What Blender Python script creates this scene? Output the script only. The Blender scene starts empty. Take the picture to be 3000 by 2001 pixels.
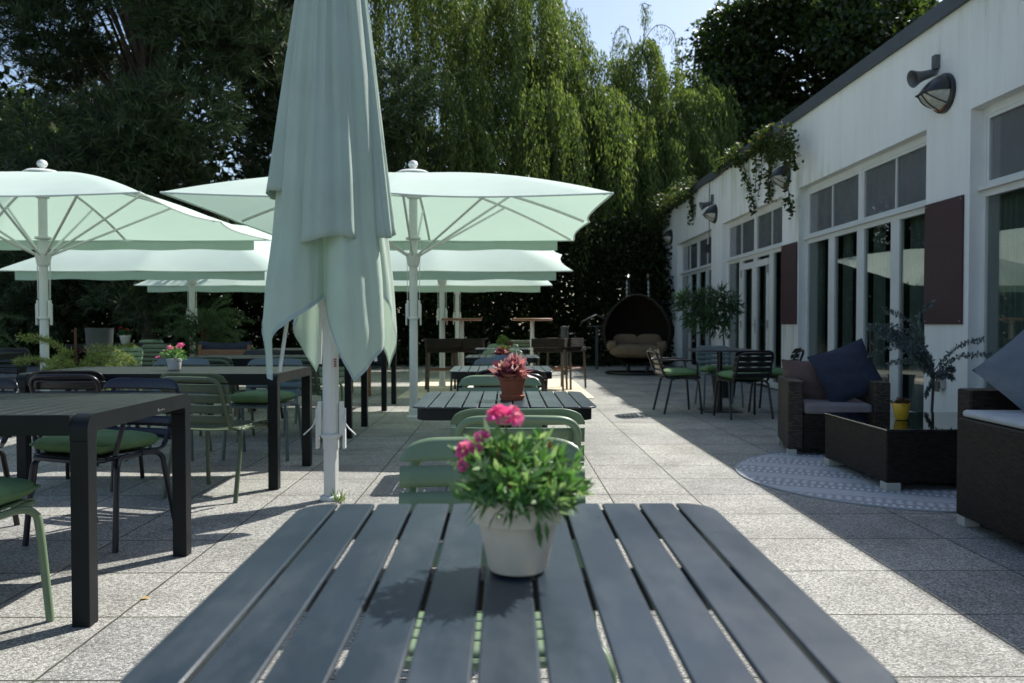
import bpy, math, random
import numpy as np
from mathutils import Vector, Matrix
R = math.radians
rnd = random.Random(7)
rng = np.random.default_rng(11)
scene = bpy.context.scene
col = scene.collection

# ------------------------------------------------------------------ materials
def new_mat(name):
    m = bpy.data.materials.new(name); m.use_nodes = True
    nt = m.node_tree
    for n in list(nt.nodes): nt.nodes.remove(n)
    out = nt.nodes.new('ShaderNodeOutputMaterial')
    return m, nt, out

def N(nt, typ, **kw):
    n = nt.nodes.new(typ)
    for k, v in kw.items():
        if k in n.inputs: n.inputs[k].default_value = v
        else: setattr(n, k, v)
    return n

def ramp(nt, fac, stops):
    r = nt.nodes.new('ShaderNodeValToRGB')
    el = r.color_ramp.elements
    while len(el) > len(stops): el.remove(el[-1])
    while len(el) < len(stops): el.new(0.5)
    for e, (p, c) in zip(el, stops):
        e.position = p
        e.color = (*c, 1) if len(c) == 3 else c
    nt.links.new(fac, r.inputs['Fac'])
    return r.outputs['Color']

def coords(nt, kind='Object', scale=(1, 1, 1)):
    tc = nt.nodes.new('ShaderNodeTexCoord')
    mp = nt.nodes.new('ShaderNodeMapping')
    mp.inputs['Scale'].default_value = scale
    nt.links.new(tc.outputs[kind], mp.inputs['Vector'])
    return mp.outputs['Vector']

def painted(name, color, rough=0.45, var=0.12, scale=9.0, bump=0.08, bscale=350, metal=0.0, spec=0.5, dirt=None):
    """coated or plain surface: slight large-scale colour variation, fine bump"""
    m, nt, out = new_mat(name)
    v = coords(nt)
    no = N(nt, 'ShaderNodeTexNoise', Scale=scale, Detail=5.0, Roughness=0.65)
    nt.links.new(v, no.inputs['Vector'])
    c = np.array(color)
    stops = [(0.3, tuple(c * (1 - var))), (0.7, tuple(np.minimum(c * (1 + var), 1)))]
    cc = ramp(nt, no.outputs['Fac'], stops)
    if dirt:
        dv = coords(nt, scale=(1, .35, 1)); dn = N(nt, 'ShaderNodeTexNoise', Scale=7.0, Detail=9.0, Roughness=.72); nt.links.new(dv, dn.inputs['Vector'])
        d2 = N(nt, 'ShaderNodeTexVoronoi', Scale=55.0); nt.links.new(v, d2.inputs['Vector'])
        spot = ramp(nt, d2.outputs['Distance'], [(.05, (1, 1, 1)), (.11, (0, 0, 0))])
        n3 = N(nt, 'ShaderNodeTexNoise', Scale=3.0, Detail=2.0); nt.links.new(v, n3.inputs['Vector'])
        sm = ramp(nt, n3.outputs['Fac'], [(.55, (0, 0, 0)), (.7, (.55, .55, .55))])
        sp_ = N(nt, 'ShaderNodeMix', data_type='RGBA', blend_type='MULTIPLY'); sp_.inputs[0].default_value = 1; nt.links.new(spot, sp_.inputs[6]); nt.links.new(sm, sp_.inputs[7])
        dm = ramp(nt, dn.outputs['Fac'], [(.48, (0, 0, 0)), (.75, (.5, .5, .5))])
        ad_ = N(nt, 'ShaderNodeMix', data_type='RGBA', blend_type='ADD'); ad_.inputs[0].default_value = 1; nt.links.new(sp_.outputs[2], ad_.inputs[6]); nt.links.new(dm, ad_.inputs[7])
        mxd = N(nt, 'ShaderNodeMix', data_type='RGBA'); nt.links.new(ad_.outputs[2], mxd.inputs[0]); nt.links.new(cc, mxd.inputs[6]); mxd.inputs[7].default_value = (*dirt, 1)
        cc = mxd.outputs[2]
    p = N(nt, 'ShaderNodeBsdfPrincipled')
    p.inputs['Specular IOR Level'].default_value = spec
    p.inputs['Metallic'].default_value = metal
    nt.links.new(cc, p.inputs['Base Color'])
    rr = N(nt, 'ShaderNodeMapRange'); rr.inputs['To Min'].default_value = max(rough - .08, .03); rr.inputs['To Max'].default_value = rough + .1
    n2 = N(nt, 'ShaderNodeTexNoise', Scale=scale * 2.3, Detail=4.0)
    nt.links.new(v, n2.inputs['Vector']); nt.links.new(n2.outputs['Fac'], rr.inputs['Value']); nt.links.new(rr.outputs['Result'], p.inputs['Roughness'])
    if bump:
        nb = N(nt, 'ShaderNodeTexNoise', Scale=bscale, Detail=2.0); nt.links.new(v, nb.inputs['Vector'])
        b = N(nt, 'ShaderNodeBump', Strength=bump, Distance=0.002)
        nt.links.new(nb.outputs['Fac'], b.inputs['Height']); nt.links.new(b.outputs['Normal'], p.inputs['Normal'])
    nt.links.new(p.outputs[0], out.inputs[0])
    return m

def cloth(name, color, trans=0.4, tcol=None, var=0.06, scale=3.0, rough=0.9, weave=600, bump=0.15, crease=0):
    m, nt, out = new_mat(name)
    v = coords(nt)
    no = N(nt, 'ShaderNodeTexNoise', Scale=scale, Detail=4.0); nt.links.new(v, no.inputs['Vector'])
    c = np.array(color)
    cc = ramp(nt, no.outputs['Fac'], [(0.3, tuple(c * (1 - var))), (0.7, tuple(np.minimum(c * (1 + var), 1)))])
    d = N(nt, 'ShaderNodeBsdfPrincipled', Roughness=rough); d.inputs['Specular IOR Level'].default_value = 0.25
    nt.links.new(cc, d.inputs['Base Color'])
    nb = N(nt, 'ShaderNodeTexNoise', Scale=weave, Detail=1.0); nt.links.new(v, nb.inputs['Vector'])
    b = N(nt, 'ShaderNodeBump', Strength=bump, Distance=0.002); nt.links.new(nb.outputs['Fac'], b.inputs['Height'])
    if crease:
        cv = coords(nt, scale=(1, 1, .16)); cn = N(nt, 'ShaderNodeTexNoise', Scale=13.0, Detail=5.0, Roughness=.55); cn.inputs['Distortion'].default_value = .8; nt.links.new(cv, cn.inputs['Vector'])
        b2 = N(nt, 'ShaderNodeBump', Strength=crease, Distance=.02); nt.links.new(cn.outputs['Fac'], b2.inputs['Height']); nt.links.new(b.outputs['Normal'], b2.inputs['Normal']); b = b2
    nt.links.new(b.outputs['Normal'], d.inputs['Normal'])
    if trans > 0:
        t = N(nt, 'ShaderNodeBsdfTranslucent'); t.inputs['Color'].default_value = (*(tcol or color), 1)
        mx = N(nt, 'ShaderNodeMixShader', Fac=trans)
        nt.links.new(d.outputs[0], mx.inputs[1]); nt.links.new(t.outputs[0], mx.inputs[2]); nt.links.new(mx.outputs[0], out.inputs[0])
    else:
        nt.links.new(d.outputs[0], out.inputs[0])
    return m

def leafmat(name, c0, c1, c2, trans=0.35, rough=0.45, spec=0.5, tgain=1.6):
    """leaf: colour differs from leaf to leaf, light passes through"""
    m, nt, out = new_mat(name)
    g = N(nt, 'ShaderNodeNewGeometry')
    cc = ramp(nt, g.outputs['Random Per Island'], [(0.0, c0), (0.55, c1), (1.0, c2)])
    p = N(nt, 'ShaderNodeBsdfPrincipled', Roughness=rough); p.inputs['Specular IOR Level'].default_value = spec
    nt.links.new(cc, p.inputs['Base Color'])
    t = N(nt, 'ShaderNodeBsdfTranslucent')
    mixc = N(nt, 'ShaderNodeMix', data_type='RGBA', blend_type='MULTIPLY'); mixc.inputs[0].default_value = 1.0
    nt.links.new(cc, mixc.inputs[6]); mixc.inputs[7].default_value = (tgain, tgain * 1.08, tgain * .62, 1)
    nt.links.new(mixc.outputs[2], t.inputs['Color'])
    mx = N(nt, 'ShaderNodeMixShader', Fac=trans)
    nt.links.new(p.outputs[0], mx.inputs[1]); nt.links.new(t.outputs[0], mx.inputs[2]); nt.links.new(mx.outputs[0], out.inputs[0])
    return m

def paving_mat():
    m, nt, out = new_mat('exposed_aggregate_paving')
    v = coords(nt)
    sx = N(nt, 'ShaderNodeSeparateXYZ'); nt.links.new(v, sx.inputs[0])
    def math_(op, a, b=None):
        n = nt.nodes.new('ShaderNodeMath'); n.operation = op
        for i, q in enumerate((a, b)):
            if q is None: continue
            if isinstance(q, (int, float)): n.inputs[i].default_value = q
            else: nt.links.new(q, n.inputs[i])
        return n.outputs[0]
    wob = N(nt, 'ShaderNodeTexNoise', Scale=14.0, Detail=3.0); nt.links.new(v, wob.inputs['Vector'])
    wv = math_('MULTIPLY', math_('SUBTRACT', wob.outputs['Fac'], .5), .008)
    def joint(c, off, per):
        a = math_('DIVIDE', math_('SUBTRACT', math_('ADD', c, wv), off), per)
        f = math_('FRACT', math_('ADD', a, 100.5))
        d = math_('MULTIPLY', math_('ABSOLUTE', math_('SUBTRACT', f, .5)), per)   # metres to nearest joint
        return d, math_('FLOOR', math_('ADD', a, 100.0))
    dx, ix = joint(sx.outputs['X'], 0.64 - .505 * 40, .505)
    dy, iy = joint(sx.outputs['Y'], 2.844 - .509 * 40, .509)
    dmin = math_('MINIMUM', dx, dy)
    jm = N(nt, 'ShaderNodeMapRange'); jm.inputs['From Min'].default_value = .0025; jm.inputs['From Max'].default_value = .0055
    nt.links.new(dmin, jm.inputs['Value'])                                           # 0 in joint, 1 on slab
    # aggregate
    vo = N(nt, 'ShaderNodeTexVoronoi', Scale=165.0); nt.links.new(v, vo.inputs['Vector'])
    n1 = N(nt, 'ShaderNodeTexNoise', Scale=180.0, Detail=3.0, Roughness=.7); nt.links.new(v, n1.inputs['Vector'])
    n2 = N(nt, 'ShaderNodeTexNoise', Scale=2.2, Detail=6.0, Roughness=.6); nt.links.new(v, n2.inputs['Vector'])
    sp = N(nt, 'ShaderNodeSeparateColor'); nt.links.new(vo.outputs['Color'], sp.inputs[0])
    mixf = math_('ADD', math_('MULTIPLY', sp.outputs[0], .55), math_('MULTIPLY', n1.outputs['Fac'], .45))
    agg = ramp(nt, mixf, [(.16, (.105, .107, .101)), (.40, (.235, .236, .222)), (.6, (.365, .365, .345)), (.8, (.57, .57, .54))])
    # slab to slab tint
    wn = N(nt, 'ShaderNodeTexWhiteNoise', noise_dimensions='2D')
    cb = N(nt, 'ShaderNodeCombineXYZ'); nt.links.new(ix, cb.inputs[0]); nt.links.new(iy, cb.inputs[1]); nt.links.new(cb.outputs[0], wn.inputs['Vector'])
    tint = ramp(nt, wn.outputs['Value'], [(0, (.84, .84, .85)), (1, (1.06, 1.05, 1.02))])
    st = ramp(nt, n2.outputs['Fac'], [(.30, (.66, .65, .63)), (.5, (.92, .91, .89)), (.66, (1.04, 1.03, 1.01))])
    def mul(a, b):
        x = N(nt, 'ShaderNodeMix', data_type='RGBA', blend_type='MULTIPLY'); x.inputs[0].default_value = 1
        nt.links.new(a, x.inputs[6]); nt.links.new(b, x.inputs[7]); return x.outputs[2]
    base = mul(mul(agg, tint), st)
    jn = N(nt, 'ShaderNodeTexNoise', Scale=5.0, Detail=4.0); nt.links.new(v, jn.inputs['Vector'])
    jcol = ramp(nt, jn.outputs['Fac'], [(.4, (.045, .04, .033)), (.62, (.05, .065, .028)), (.75, (.12, .1, .075))])
    fin = N(nt, 'ShaderNodeMix', data_type='RGBA'); nt.links.new(jm.outputs['Result'], fin.inputs[0]); nt.links.new(jcol, fin.inputs[6]); nt.links.new(base, fin.inputs[7])
    p = N(nt, 'ShaderNodeBsdfPrincipled', Roughness=.75); p.inputs['Specular IOR Level'].default_value = .35
    nt.links.new(fin.outputs[2], p.inputs['Base Color'])
    hgt = math_('ADD', math_('MULTIPLY', n1.outputs['Fac'], .5), math_('MULTIPLY', vo.outputs['Distance'], -.6))
    hgt = math_('ADD', math_('MULTIPLY', hgt, jm.outputs['Result']), math_('MULTIPLY', jm.outputs['Result'], 1.2))
    b = N(nt, 'ShaderNodeBump', Strength=.7, Distance=.006); nt.links.new(hgt, b.inputs['Height']); nt.links.new(b.outputs['Normal'], p.inputs['Normal'])
    nt.links.new(p.outputs[0], out.inputs[0])
    return m

def stucco_mat():
    m, nt, out = new_mat('weathered_white_stucco')
    v = coords(nt)
    vs = coords(nt, scale=(1, 2.2, .22))
    n1 = N(nt, 'ShaderNodeTexNoise', Scale=3.2, Detail=7.0, Roughness=.7); nt.links.new(vs, n1.inputs['Vector'])
    n2 = N(nt, 'ShaderNodeTexNoise', Scale=.55, Detail=3.0); nt.links.new(v, n2.inputs['Vector'])
    mx = N(nt, 'ShaderNodeMath', operation='MULTIPLY'); nt.links.new(n1.outputs['Fac'], mx.inputs[0]); nt.links.new(n2.outputs['Fac'], mx.inputs[1])
    cc = ramp(nt, mx.outputs[0], [(.16, (.82, .82, .79)), (.28, (.76, .76, .72)), (.37, (.60, .62, .52)), (.47, (.42, .45, .34))])
    p = N(nt, 'ShaderNodeBsdfPrincipled', Roughness=.9); p.inputs['Specular IOR Level'].default_value = .2
    nt.links.new(cc, p.inputs['Base Color'])
    n3 = N(nt, 'ShaderNodeTexNoise', Scale=70.0, Detail=4.0, Roughness=.7); nt.links.new(v, n3.inputs['Vector'])
    b = N(nt, 'ShaderNodeBump', Strength=.5, Distance=.006); nt.links.new(n3.outputs['Fac'], b.inputs['Height']); nt.links.new(b.outputs['Normal'], p.inputs['Normal'])
    nt.links.new(p.outputs[0], out.inputs[0])
    return m

def glass_mat(name='window_glass', tint=(.62, .68, .66), f0=.06):
    m, nt, out = new_mat(name)
    ge = N(nt, 'ShaderNodeNewGeometry'); dt = N(nt, 'ShaderNodeVectorMath', operation='DOT_PRODUCT')
    nt.links.new(ge.outputs['Normal'], dt.inputs[0]); nt.links.new(ge.outputs['Incoming'], dt.inputs[1])
    ab = N(nt, 'ShaderNodeMath', operation='ABSOLUTE'); nt.links.new(dt.outputs['Value'], ab.inputs[0])
    om = N(nt, 'ShaderNodeMath', operation='SUBTRACT'); om.inputs[0].default_value = 1; nt.links.new(ab.outputs[0], om.inputs[1])
    pw = N(nt, 'ShaderNodeMath', operation='POWER'); nt.links.new(om.outputs[0], pw.inputs[0]); pw.inputs[1].default_value = 5
    fr = N(nt, 'ShaderNodeMath', operation='MULTIPLY_ADD'); nt.links.new(pw.outputs[0], fr.inputs[0]); fr.inputs[1].default_value = 1 - f0; fr.inputs[2].default_value = f0
    t = N(nt, 'ShaderNodeBsdfTransparent'); t.inputs['Color'].default_value = (*tint, 1)
    g = N(nt, 'ShaderNodeBsdfGlossy', Roughness=.012)
    v = coords(nt); nz = N(nt, 'ShaderNodeTexNoise', Scale=1.1, Detail=1.0); nt.links.new(v, nz.inputs['Vector'])
    b = N(nt, 'ShaderNodeBump', Strength=.06, Distance=.02); nt.links.new(nz.outputs['Fac'], b.inputs['Height']); nt.links.new(b.outputs['Normal'], g.inputs['Normal'])
    mx = N(nt, 'ShaderNodeMixShader'); nt.links.new(fr.outputs[0], mx.inputs[0]); nt.links.new(t.outputs[0], mx.inputs[1]); nt.links.new(g.outputs[0], mx.inputs[2])
    nt.links.new(mx.outputs[0], out.inputs[0])
    return m

def wicker_mat(name, color):
    m, nt, out = new_mat(name)
    tc = nt.nodes.new('ShaderNodeTexCoord')
    sx = N(nt, 'ShaderNodeSeparateXYZ'); nt.links.new(tc.outputs['Object'], sx.inputs[0])
    ad = N(nt, 'ShaderNodeMath', operation='ADD'); nt.links.new(sx.outputs['X'], ad.inputs[0]); nt.links.new(sx.outputs['Y'], ad.inputs[1])
    cb = N(nt, 'ShaderNodeCombineXYZ'); nt.links.new(ad.outputs[0], cb.inputs[0]); nt.links.new(sx.outputs['Z'], cb.inputs[1])
    br = N(nt, 'ShaderNodeTexBrick', Scale=1.0); br.inputs['Brick Width'].default_value = .034; br.inputs['Row Height'].default_value = .013
    br.inputs['Mortar Size'].default_value = .0028; br.inputs['Mortar Smooth'].default_value = .8
    c = np.array(color)
    br.inputs['Color1'].default_value = (*(c * 2.0), 1); br.inputs['Color2'].default_value = (*(c * .9), 1); br.inputs['Mortar'].default_value = (*(c * .25), 1)
    nt.links.new(cb.outputs[0], br.inputs['Vector'])
    p = N(nt, 'ShaderNodeBsdfPrincipled', Roughness=.5); p.inputs['Specular IOR Level'].default_value = .16
    nt.links.new(br.outputs['Color'], p.inputs['Base Color'])
    b = N(nt, 'ShaderNodeBump', Strength=.8, Distance=.004); nt.links.new(br.outputs['Fac'], b.inputs['Height']); b.invert = True
    nt.links.new(b.outputs['Normal'], p.inputs['Normal'])
    nt.links.new(p.outputs[0], out.inputs[0])
    return m

def rug_mat():
    """grey outdoor rug woven in bands of small motifs, bands run across the rug's own y axis"""
    m, nt, out = new_mat('patterned_grey_rug')
    tc = nt.nodes.new('ShaderNodeTexCoord')
    sx = N(nt, 'ShaderNodeSeparateXYZ'); nt.links.new(tc.outputs['Object'], sx.inputs[0])
    def mt(op, a, b=None):
        n = nt.nodes.new('ShaderNodeMath'); n.operation = op
        for i, q in enumerate((a, b)):
            if q is None: continue
            if isinstance(q, (int, float)): n.inputs[i].default_value = q
            else: nt.links.new(q, n.inputs[i])
        return n.outputs[0]
    X, Y = sx.outputs['X'], sx.outputs['Y']
    band = mt('FRACT', mt('ADD', mt('DIVIDE', Y, .42), 10))
    # zigzag in one half of the band, dashes in the other, plain stripes between
    zig = mt('GREATER_THAN', mt('FRACT', mt('ADD', mt('DIVIDE', mt('ADD', Y, mt('MULTIPLY', mt('PINGPONG', X, .03), .8)), .035), 50)), .5)
    dash = mt('GREATER_THAN', mt('SINE', mt('MULTIPLY', X, 150)), .1)
    dia = mt('GREATER_THAN', mt('ADD', mt('SINE', mt('MULTIPLY', X, 115)), mt('SINE', mt('MULTIPLY', Y, 150))), .2)
    inz = mt('LESS_THAN', band, .38)
    ind = mt('MULTIPLY', mt('GREATER_THAN', band, .46), mt('LESS_THAN', band, .60))
    ine = mt('MULTIPLY', mt('GREATER_THAN', band, .68), mt('LESS_THAN', band, .94))
    pat = mt('ADD', mt('ADD', mt('MULTIPLY', zig, inz), mt('MULTIPLY', dash, ind)), mt('MULTIPLY', dia, ine))
    cc = ramp(nt, pat, [(.2, (.33, .34, .36)), (.8, (.62, .63, .64))])
    p = N(nt, 'ShaderNodeBsdfPrincipled', Roughness=.95); p.inputs['Specular IOR Level'].default_value = .1
    nt.links.new(cc, p.inputs['Base Color'])
    nb = N(nt, 'ShaderNodeTexNoise', Scale=400.0); nt.links.new(tc.outputs['Object'], nb.inputs['Vector'])
    b = N(nt, 'ShaderNodeBump', Strength=.5, Distance=.003); nt.links.new(nb.outputs['Fac'], b.inputs['Height']); nt.links.new(b.outputs['Normal'], p.inputs['Normal'])
    nt.links.new(p.outputs[0], out.inputs[0])
    return m

def wood_mat(name, c0, c1):
    m, nt, out = new_mat(name)
    v = coords(nt, scale=(3, 40, 40))
    no = N(nt, 'ShaderNodeTexNoise', Scale=2.0, Detail=6.0); nt.links.new(v, no.inputs['Vector'])
    cc = ramp(nt, no.outputs['Fac'], [(.3, c0), (.7, c1)])
    p = N(nt, 'ShaderNodeBsdfPrincipled', Roughness=.55); nt.links.new(cc, p.inputs['Base Color'])
    nt.links.new(p.outputs[0], out.inputs[0])
    return m

M = {}
M['paving'] = paving_mat()
M['stucco'] = stucco_mat()
M['glass'] = glass_mat('window_glass', (.80, .85, .83), .10)
M['transom_glass'] = glass_mat('transom_glass', (.90, .91, .91), .04)
M['table_glass'] = glass_mat('smoked_table_glass', (.30, .31, .33), .30)
M['lamp_glass'] = painted('ribbed_lamp_glass', (.42, .42, .37), .25, .2, 20, .3, 60)
M['soil'] = painted('dark_soil', (.03, .027, .02), .95, .4, 3, .4, 30)
M['slate'] = painted('slate_grey_powder_coat', (.020, .032, .045), .30, .16, 5, .10, 500, 0, .5, (.10, .115, .125))
M['anthracite'] = painted('anthracite_powder_coat', (.009, .0115, .0125), .38, .12, 6, .08, 500, 0, .18)
M['sage'] = painted('sage_green_powder_coat', (.150, .220, .130), .42, .08, 6, .06, 500)
M['olive'] = painted('olive_green_powder_coat', (.085, .115, .068), .40, .10, 6, .06, 500)
M['black'] = painted('black_powder_coat', (.0075, .0075, .009), .30, .15, 6, .05, 500)
M['navy'] = painted('dark_navy_powder_coat', (.007, .009, .022), .34, .12, 6, .05, 500)
M['greyblue'] = painted('grey_blue_powder_coat', (.115, .160, .165), .42, .10, 6, .06, 500)
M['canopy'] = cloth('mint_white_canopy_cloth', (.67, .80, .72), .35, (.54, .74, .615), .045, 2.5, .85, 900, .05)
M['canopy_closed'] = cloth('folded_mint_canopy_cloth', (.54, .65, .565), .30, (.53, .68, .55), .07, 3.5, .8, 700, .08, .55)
M['valance'] = cloth('thick_green_valance', (.40, .54, .455), .04, (.4, .54, .45), .04, 5)
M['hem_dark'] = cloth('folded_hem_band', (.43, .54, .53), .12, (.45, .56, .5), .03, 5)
M['hem'] = cloth('pale_hem_tape', (.74, .82, .77), .2, (.7, .8, .73), .02, 5)
M['pole'] = painted('white_lacquered_aluminium', (.66, .68, .65), .40, .06, 4, .04, 200)
M['steel'] = painted('brushed_steel', (.45, .45, .45), .35, .1, 9, .05, 300, metal=.9)
M['cushion'] = cloth('green_seat_cushion', (.115, .205, .095), 0, None, .12, 12, .9, 500, .35, .3)
M['frame'] = painted('white_window_frame', (.66, .67, .64), .5, .06, 3, .03, 100)
M['blind'] = cloth('grey_roller_blind', (.30, .305, .31), .1, (.2, .2, .2), .1, 4, .9, 300, .1)
M['curtain'] = cloth('grey_green_curtain', (.30, .34, .30), .25, (.3, .34, .3), .1, 4)
M['fascia'] = painted('zinc_roof_fascia', (.075, .085, .095), .55, .12, 2, .06, 80)
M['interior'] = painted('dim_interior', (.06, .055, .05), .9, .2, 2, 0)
M['maroon'] = painted('maroon_board', (.052, .022, .028), .55, .12, 2, .05, 120)
M['wicker'] = wicker_mat('dark_brown_wicker', (.019, .0148, .0115))
M['wicker_grey'] = wicker_mat('brown_grey_wicker', (.050, .042, .033))
M['foot'] = painted('pale_plastic_foot', (.42, .42, .38), .5, .08, 10, 0)
M['pillow_navy'] = cloth('charcoal_navy_linen', (.030, .036, .058), 0, None, .12, 8, .95, 350, .4, .6)
M['pillow_slate'] = cloth('slate_blue_linen', (.125, .150, .175), 0, None, .12, 8, .95, 350, .4, .6)
M['pillow_rose'] = cloth('dusty_rose_linen', (.115, .078, .070), 0, None, .12, 8, .95, 350, .4, .6)
M['seat_taupe'] = cloth('taupe_seat_pad', (.19, .17, .175), 0, None, .1, 8, .95, 350, .4)
M['seat_pale'] = cloth('pale_grey_seat_pad', (.40, .43, .45), 0, None, .08, 8, .95, 350, .4)
M['tan'] = cloth('tan_egg_chair_cushion', (.145, .105, .068), 0, None, .12, 8, .95, 350, .4)
M['rug'] = rug_mat()
M['rug_edge'] = cloth('pale_rug_binding', (.38, .40, .42), 0)
M['beige_rug'] = cloth('beige_jute_rug', (.62, .54, .41), 0, None, .12, 6, .95, 200, .5)
M['terracotta'] = painted('terracotta_clay', (.30, .088, .042), .8, .18, 14, .25, 120)
M['cream_pot'] = painted('cream_glazed_clay', (.82, .70, .54), .6, .10, 9, .08, 120)
M['white_pot'] = painted('white_plastic_pot', (.62, .60, .57), .5, .08, 9, .03, 120)
M['blue_pot'] = painted('grey_blue_glazed_pot', (.155, .205, .30), .4, .1, 9, .05, 120)
M['yellow_pot'] = painted('yellow_glazed_pot', (.58, .36, .025), .4, .08, 9, .05, 120)
M['lime_pot'] = painted('lime_yellow_pot', (.46, .46, .06), .45, .08, 9, .05, 120)
M['black_pot'] = painted('black_plastic_pot', (.015, .015, .016), .5, .1, 9, .05, 120)
M['grey_pot'] = painted('grey_planter', (.05, .06, .065), .6, .1, 9, .05, 120)
M['earth'] = painted('potting_soil', (.022, .016, .011), .95, .4, 40, .6, 60)
M['lamp_black'] = painted('weathered_black_lamp_metal', (.022, .024, .024), .4, .35, 12, .15, 60)
M['horn'] = painted('grey_horn_plastic', (.105, .11, .115), .5, .1, 8, .05, 100)
M['rust'] = painted('rusty_lamp_rim', (.16, .06, .025), .8, .3, 20, .2, 80)
M['wood'] = wood_mat('reddish_brown_wood', (.13, .055, .028), (.24, .11, .055))
M['wood_grey'] = wood_mat('weathered_brown_wood', (.06, .045, .033), (.10, .078, .058))
M['bark'] = painted('bark', (.075, .055, .04), .95, .4, 12, .8, 25)
M['bark_red'] = painted('reddish_pine_bark', (.14, .07, .042), .95, .4, 9, .8, 20)
M['stake'] = painted('brown_stake', (.11, .045, .02), .8, .2, 9, .2, 40)
M['iron'] = painted('cast_iron', (.03, .03, .03), .6, .2, 20, .2, 90)
M['red_print'] = painted('red_print', (.35, .05, .05), .6, .05, 9, 0)
M['grille'] = painted('dark_socket', (.12, .12, .11), .5, .1, 9, 0)
M['willow'] = leafmat('willow_leaf', (.052, .084, .022), (.105, .145, .038), (.20, .23, .085), .44, .45, .32, 1.75)
M['pine'] = leafmat('pine_needle', (.020, .040, .016), (.042, .072, .026), (.085, .10, .045), .22, .5, .4, 1.4)
M['broad'] = leafmat('broad_leaf', (.020, .036, .009), (.042, .066, .016), (.085, .115, .03), .40, .42, .55, 1.6)
M['hedge'] = leafmat('hedge_leaf', (.009, .016, .006), (.016, .027, .009), (.040, .055, .017), .25, .7, .1, 1.5)
M['vine'] = leafmat('vine_leaf', (.018, .036, .010), (.036, .060, .016), (.10, .095, .026), .35, .5, .25, 1.8)
M['dianthus'] = leafmat('dianthus_leaf', (.05, .14, .035), (.12, .26, .08), (.36, .47, .26), .30, .40, .5, 1.5)
M['feathery'] = leafmat('feathery_leaf', (.12, .17, .045), (.20, .26, .08), (.33, .33, .15), .3, .6, .3, 1.5)
M['bamboo'] = leafmat('palmlike_leaf', (.022, .055, .024), (.04, .09, .036), (.07, .13, .05), .3, .5, .4, 1.5)
M['euca'] = leafmat('eucalyptus_leaf', (.075, .11, .11), (.11, .15, .155), (.17, .21, .205), .2, .6, .3, 1.2)
M['lime_leaf'] = leafmat('lime_leaf', (.10, .16, .03), (.16, .22, .05), (.22, .27, .08), .3)
M['wine_leaf'] = leafmat('wine_leaf', (.05, .01, .016), (.16, .035, .06), (.30, .10, .13), .3)
M['coleus'] = leafmat('variegated_pink_leaf', (.16, .02, .04), (.52, .18, .27), (.66, .48, .50), .3)
M['pink'] = leafmat('pink_petal', (.76, .08, .36), (.86, .17, .48), (.95, .46, .68), .3, .6, .2, 1.2)
M['red_petal'] = leafmat('red_petal', (.30, .01, .02), (.42, .02, .04), (.5, .05, .08), .3, .6, .2, 1.2)
M['orange_bud'] = leafmat('orange_bud', (.30, .12, .04), (.40, .18, .06), (.45, .25, .10), .2)
M['weed'] = leafmat('weed_leaf', (.08, .13, .03), (.13, .19, .05), (.18, .24, .08), .3)
M['dry_leaf'] = leafmat('dry_leaf', (.45, .33, .10), (.5, .36, .12), (.5, .4, .2), .1)

# ------------------------------------------------------------------ mesh building
def catmull(pts, per=6):
    P = [Vector(p) for p in pts]
    if len(P) < 3: return P
    out = []
    for i in range(len(P) - 1):
        p0 = P[i - 1] if i else P[0] * 2 - P[1]
        p1, p2 = P[i], P[i + 1]
        p3 = P[i + 2] if i + 2 < len(P) else P[-1] * 2 - P[-2]
        for k in range(per):
            t = k / per
            out.append(.5 * ((2 * p1) + (p2 - p0) * t + (2 * p0 - 5 * p1 + 4 * p2 - p3) * t * t + (3 * p1 - p0 - 3 * p2 + p3) * t ** 3))
    out.append(P[-1])
    return out

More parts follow.
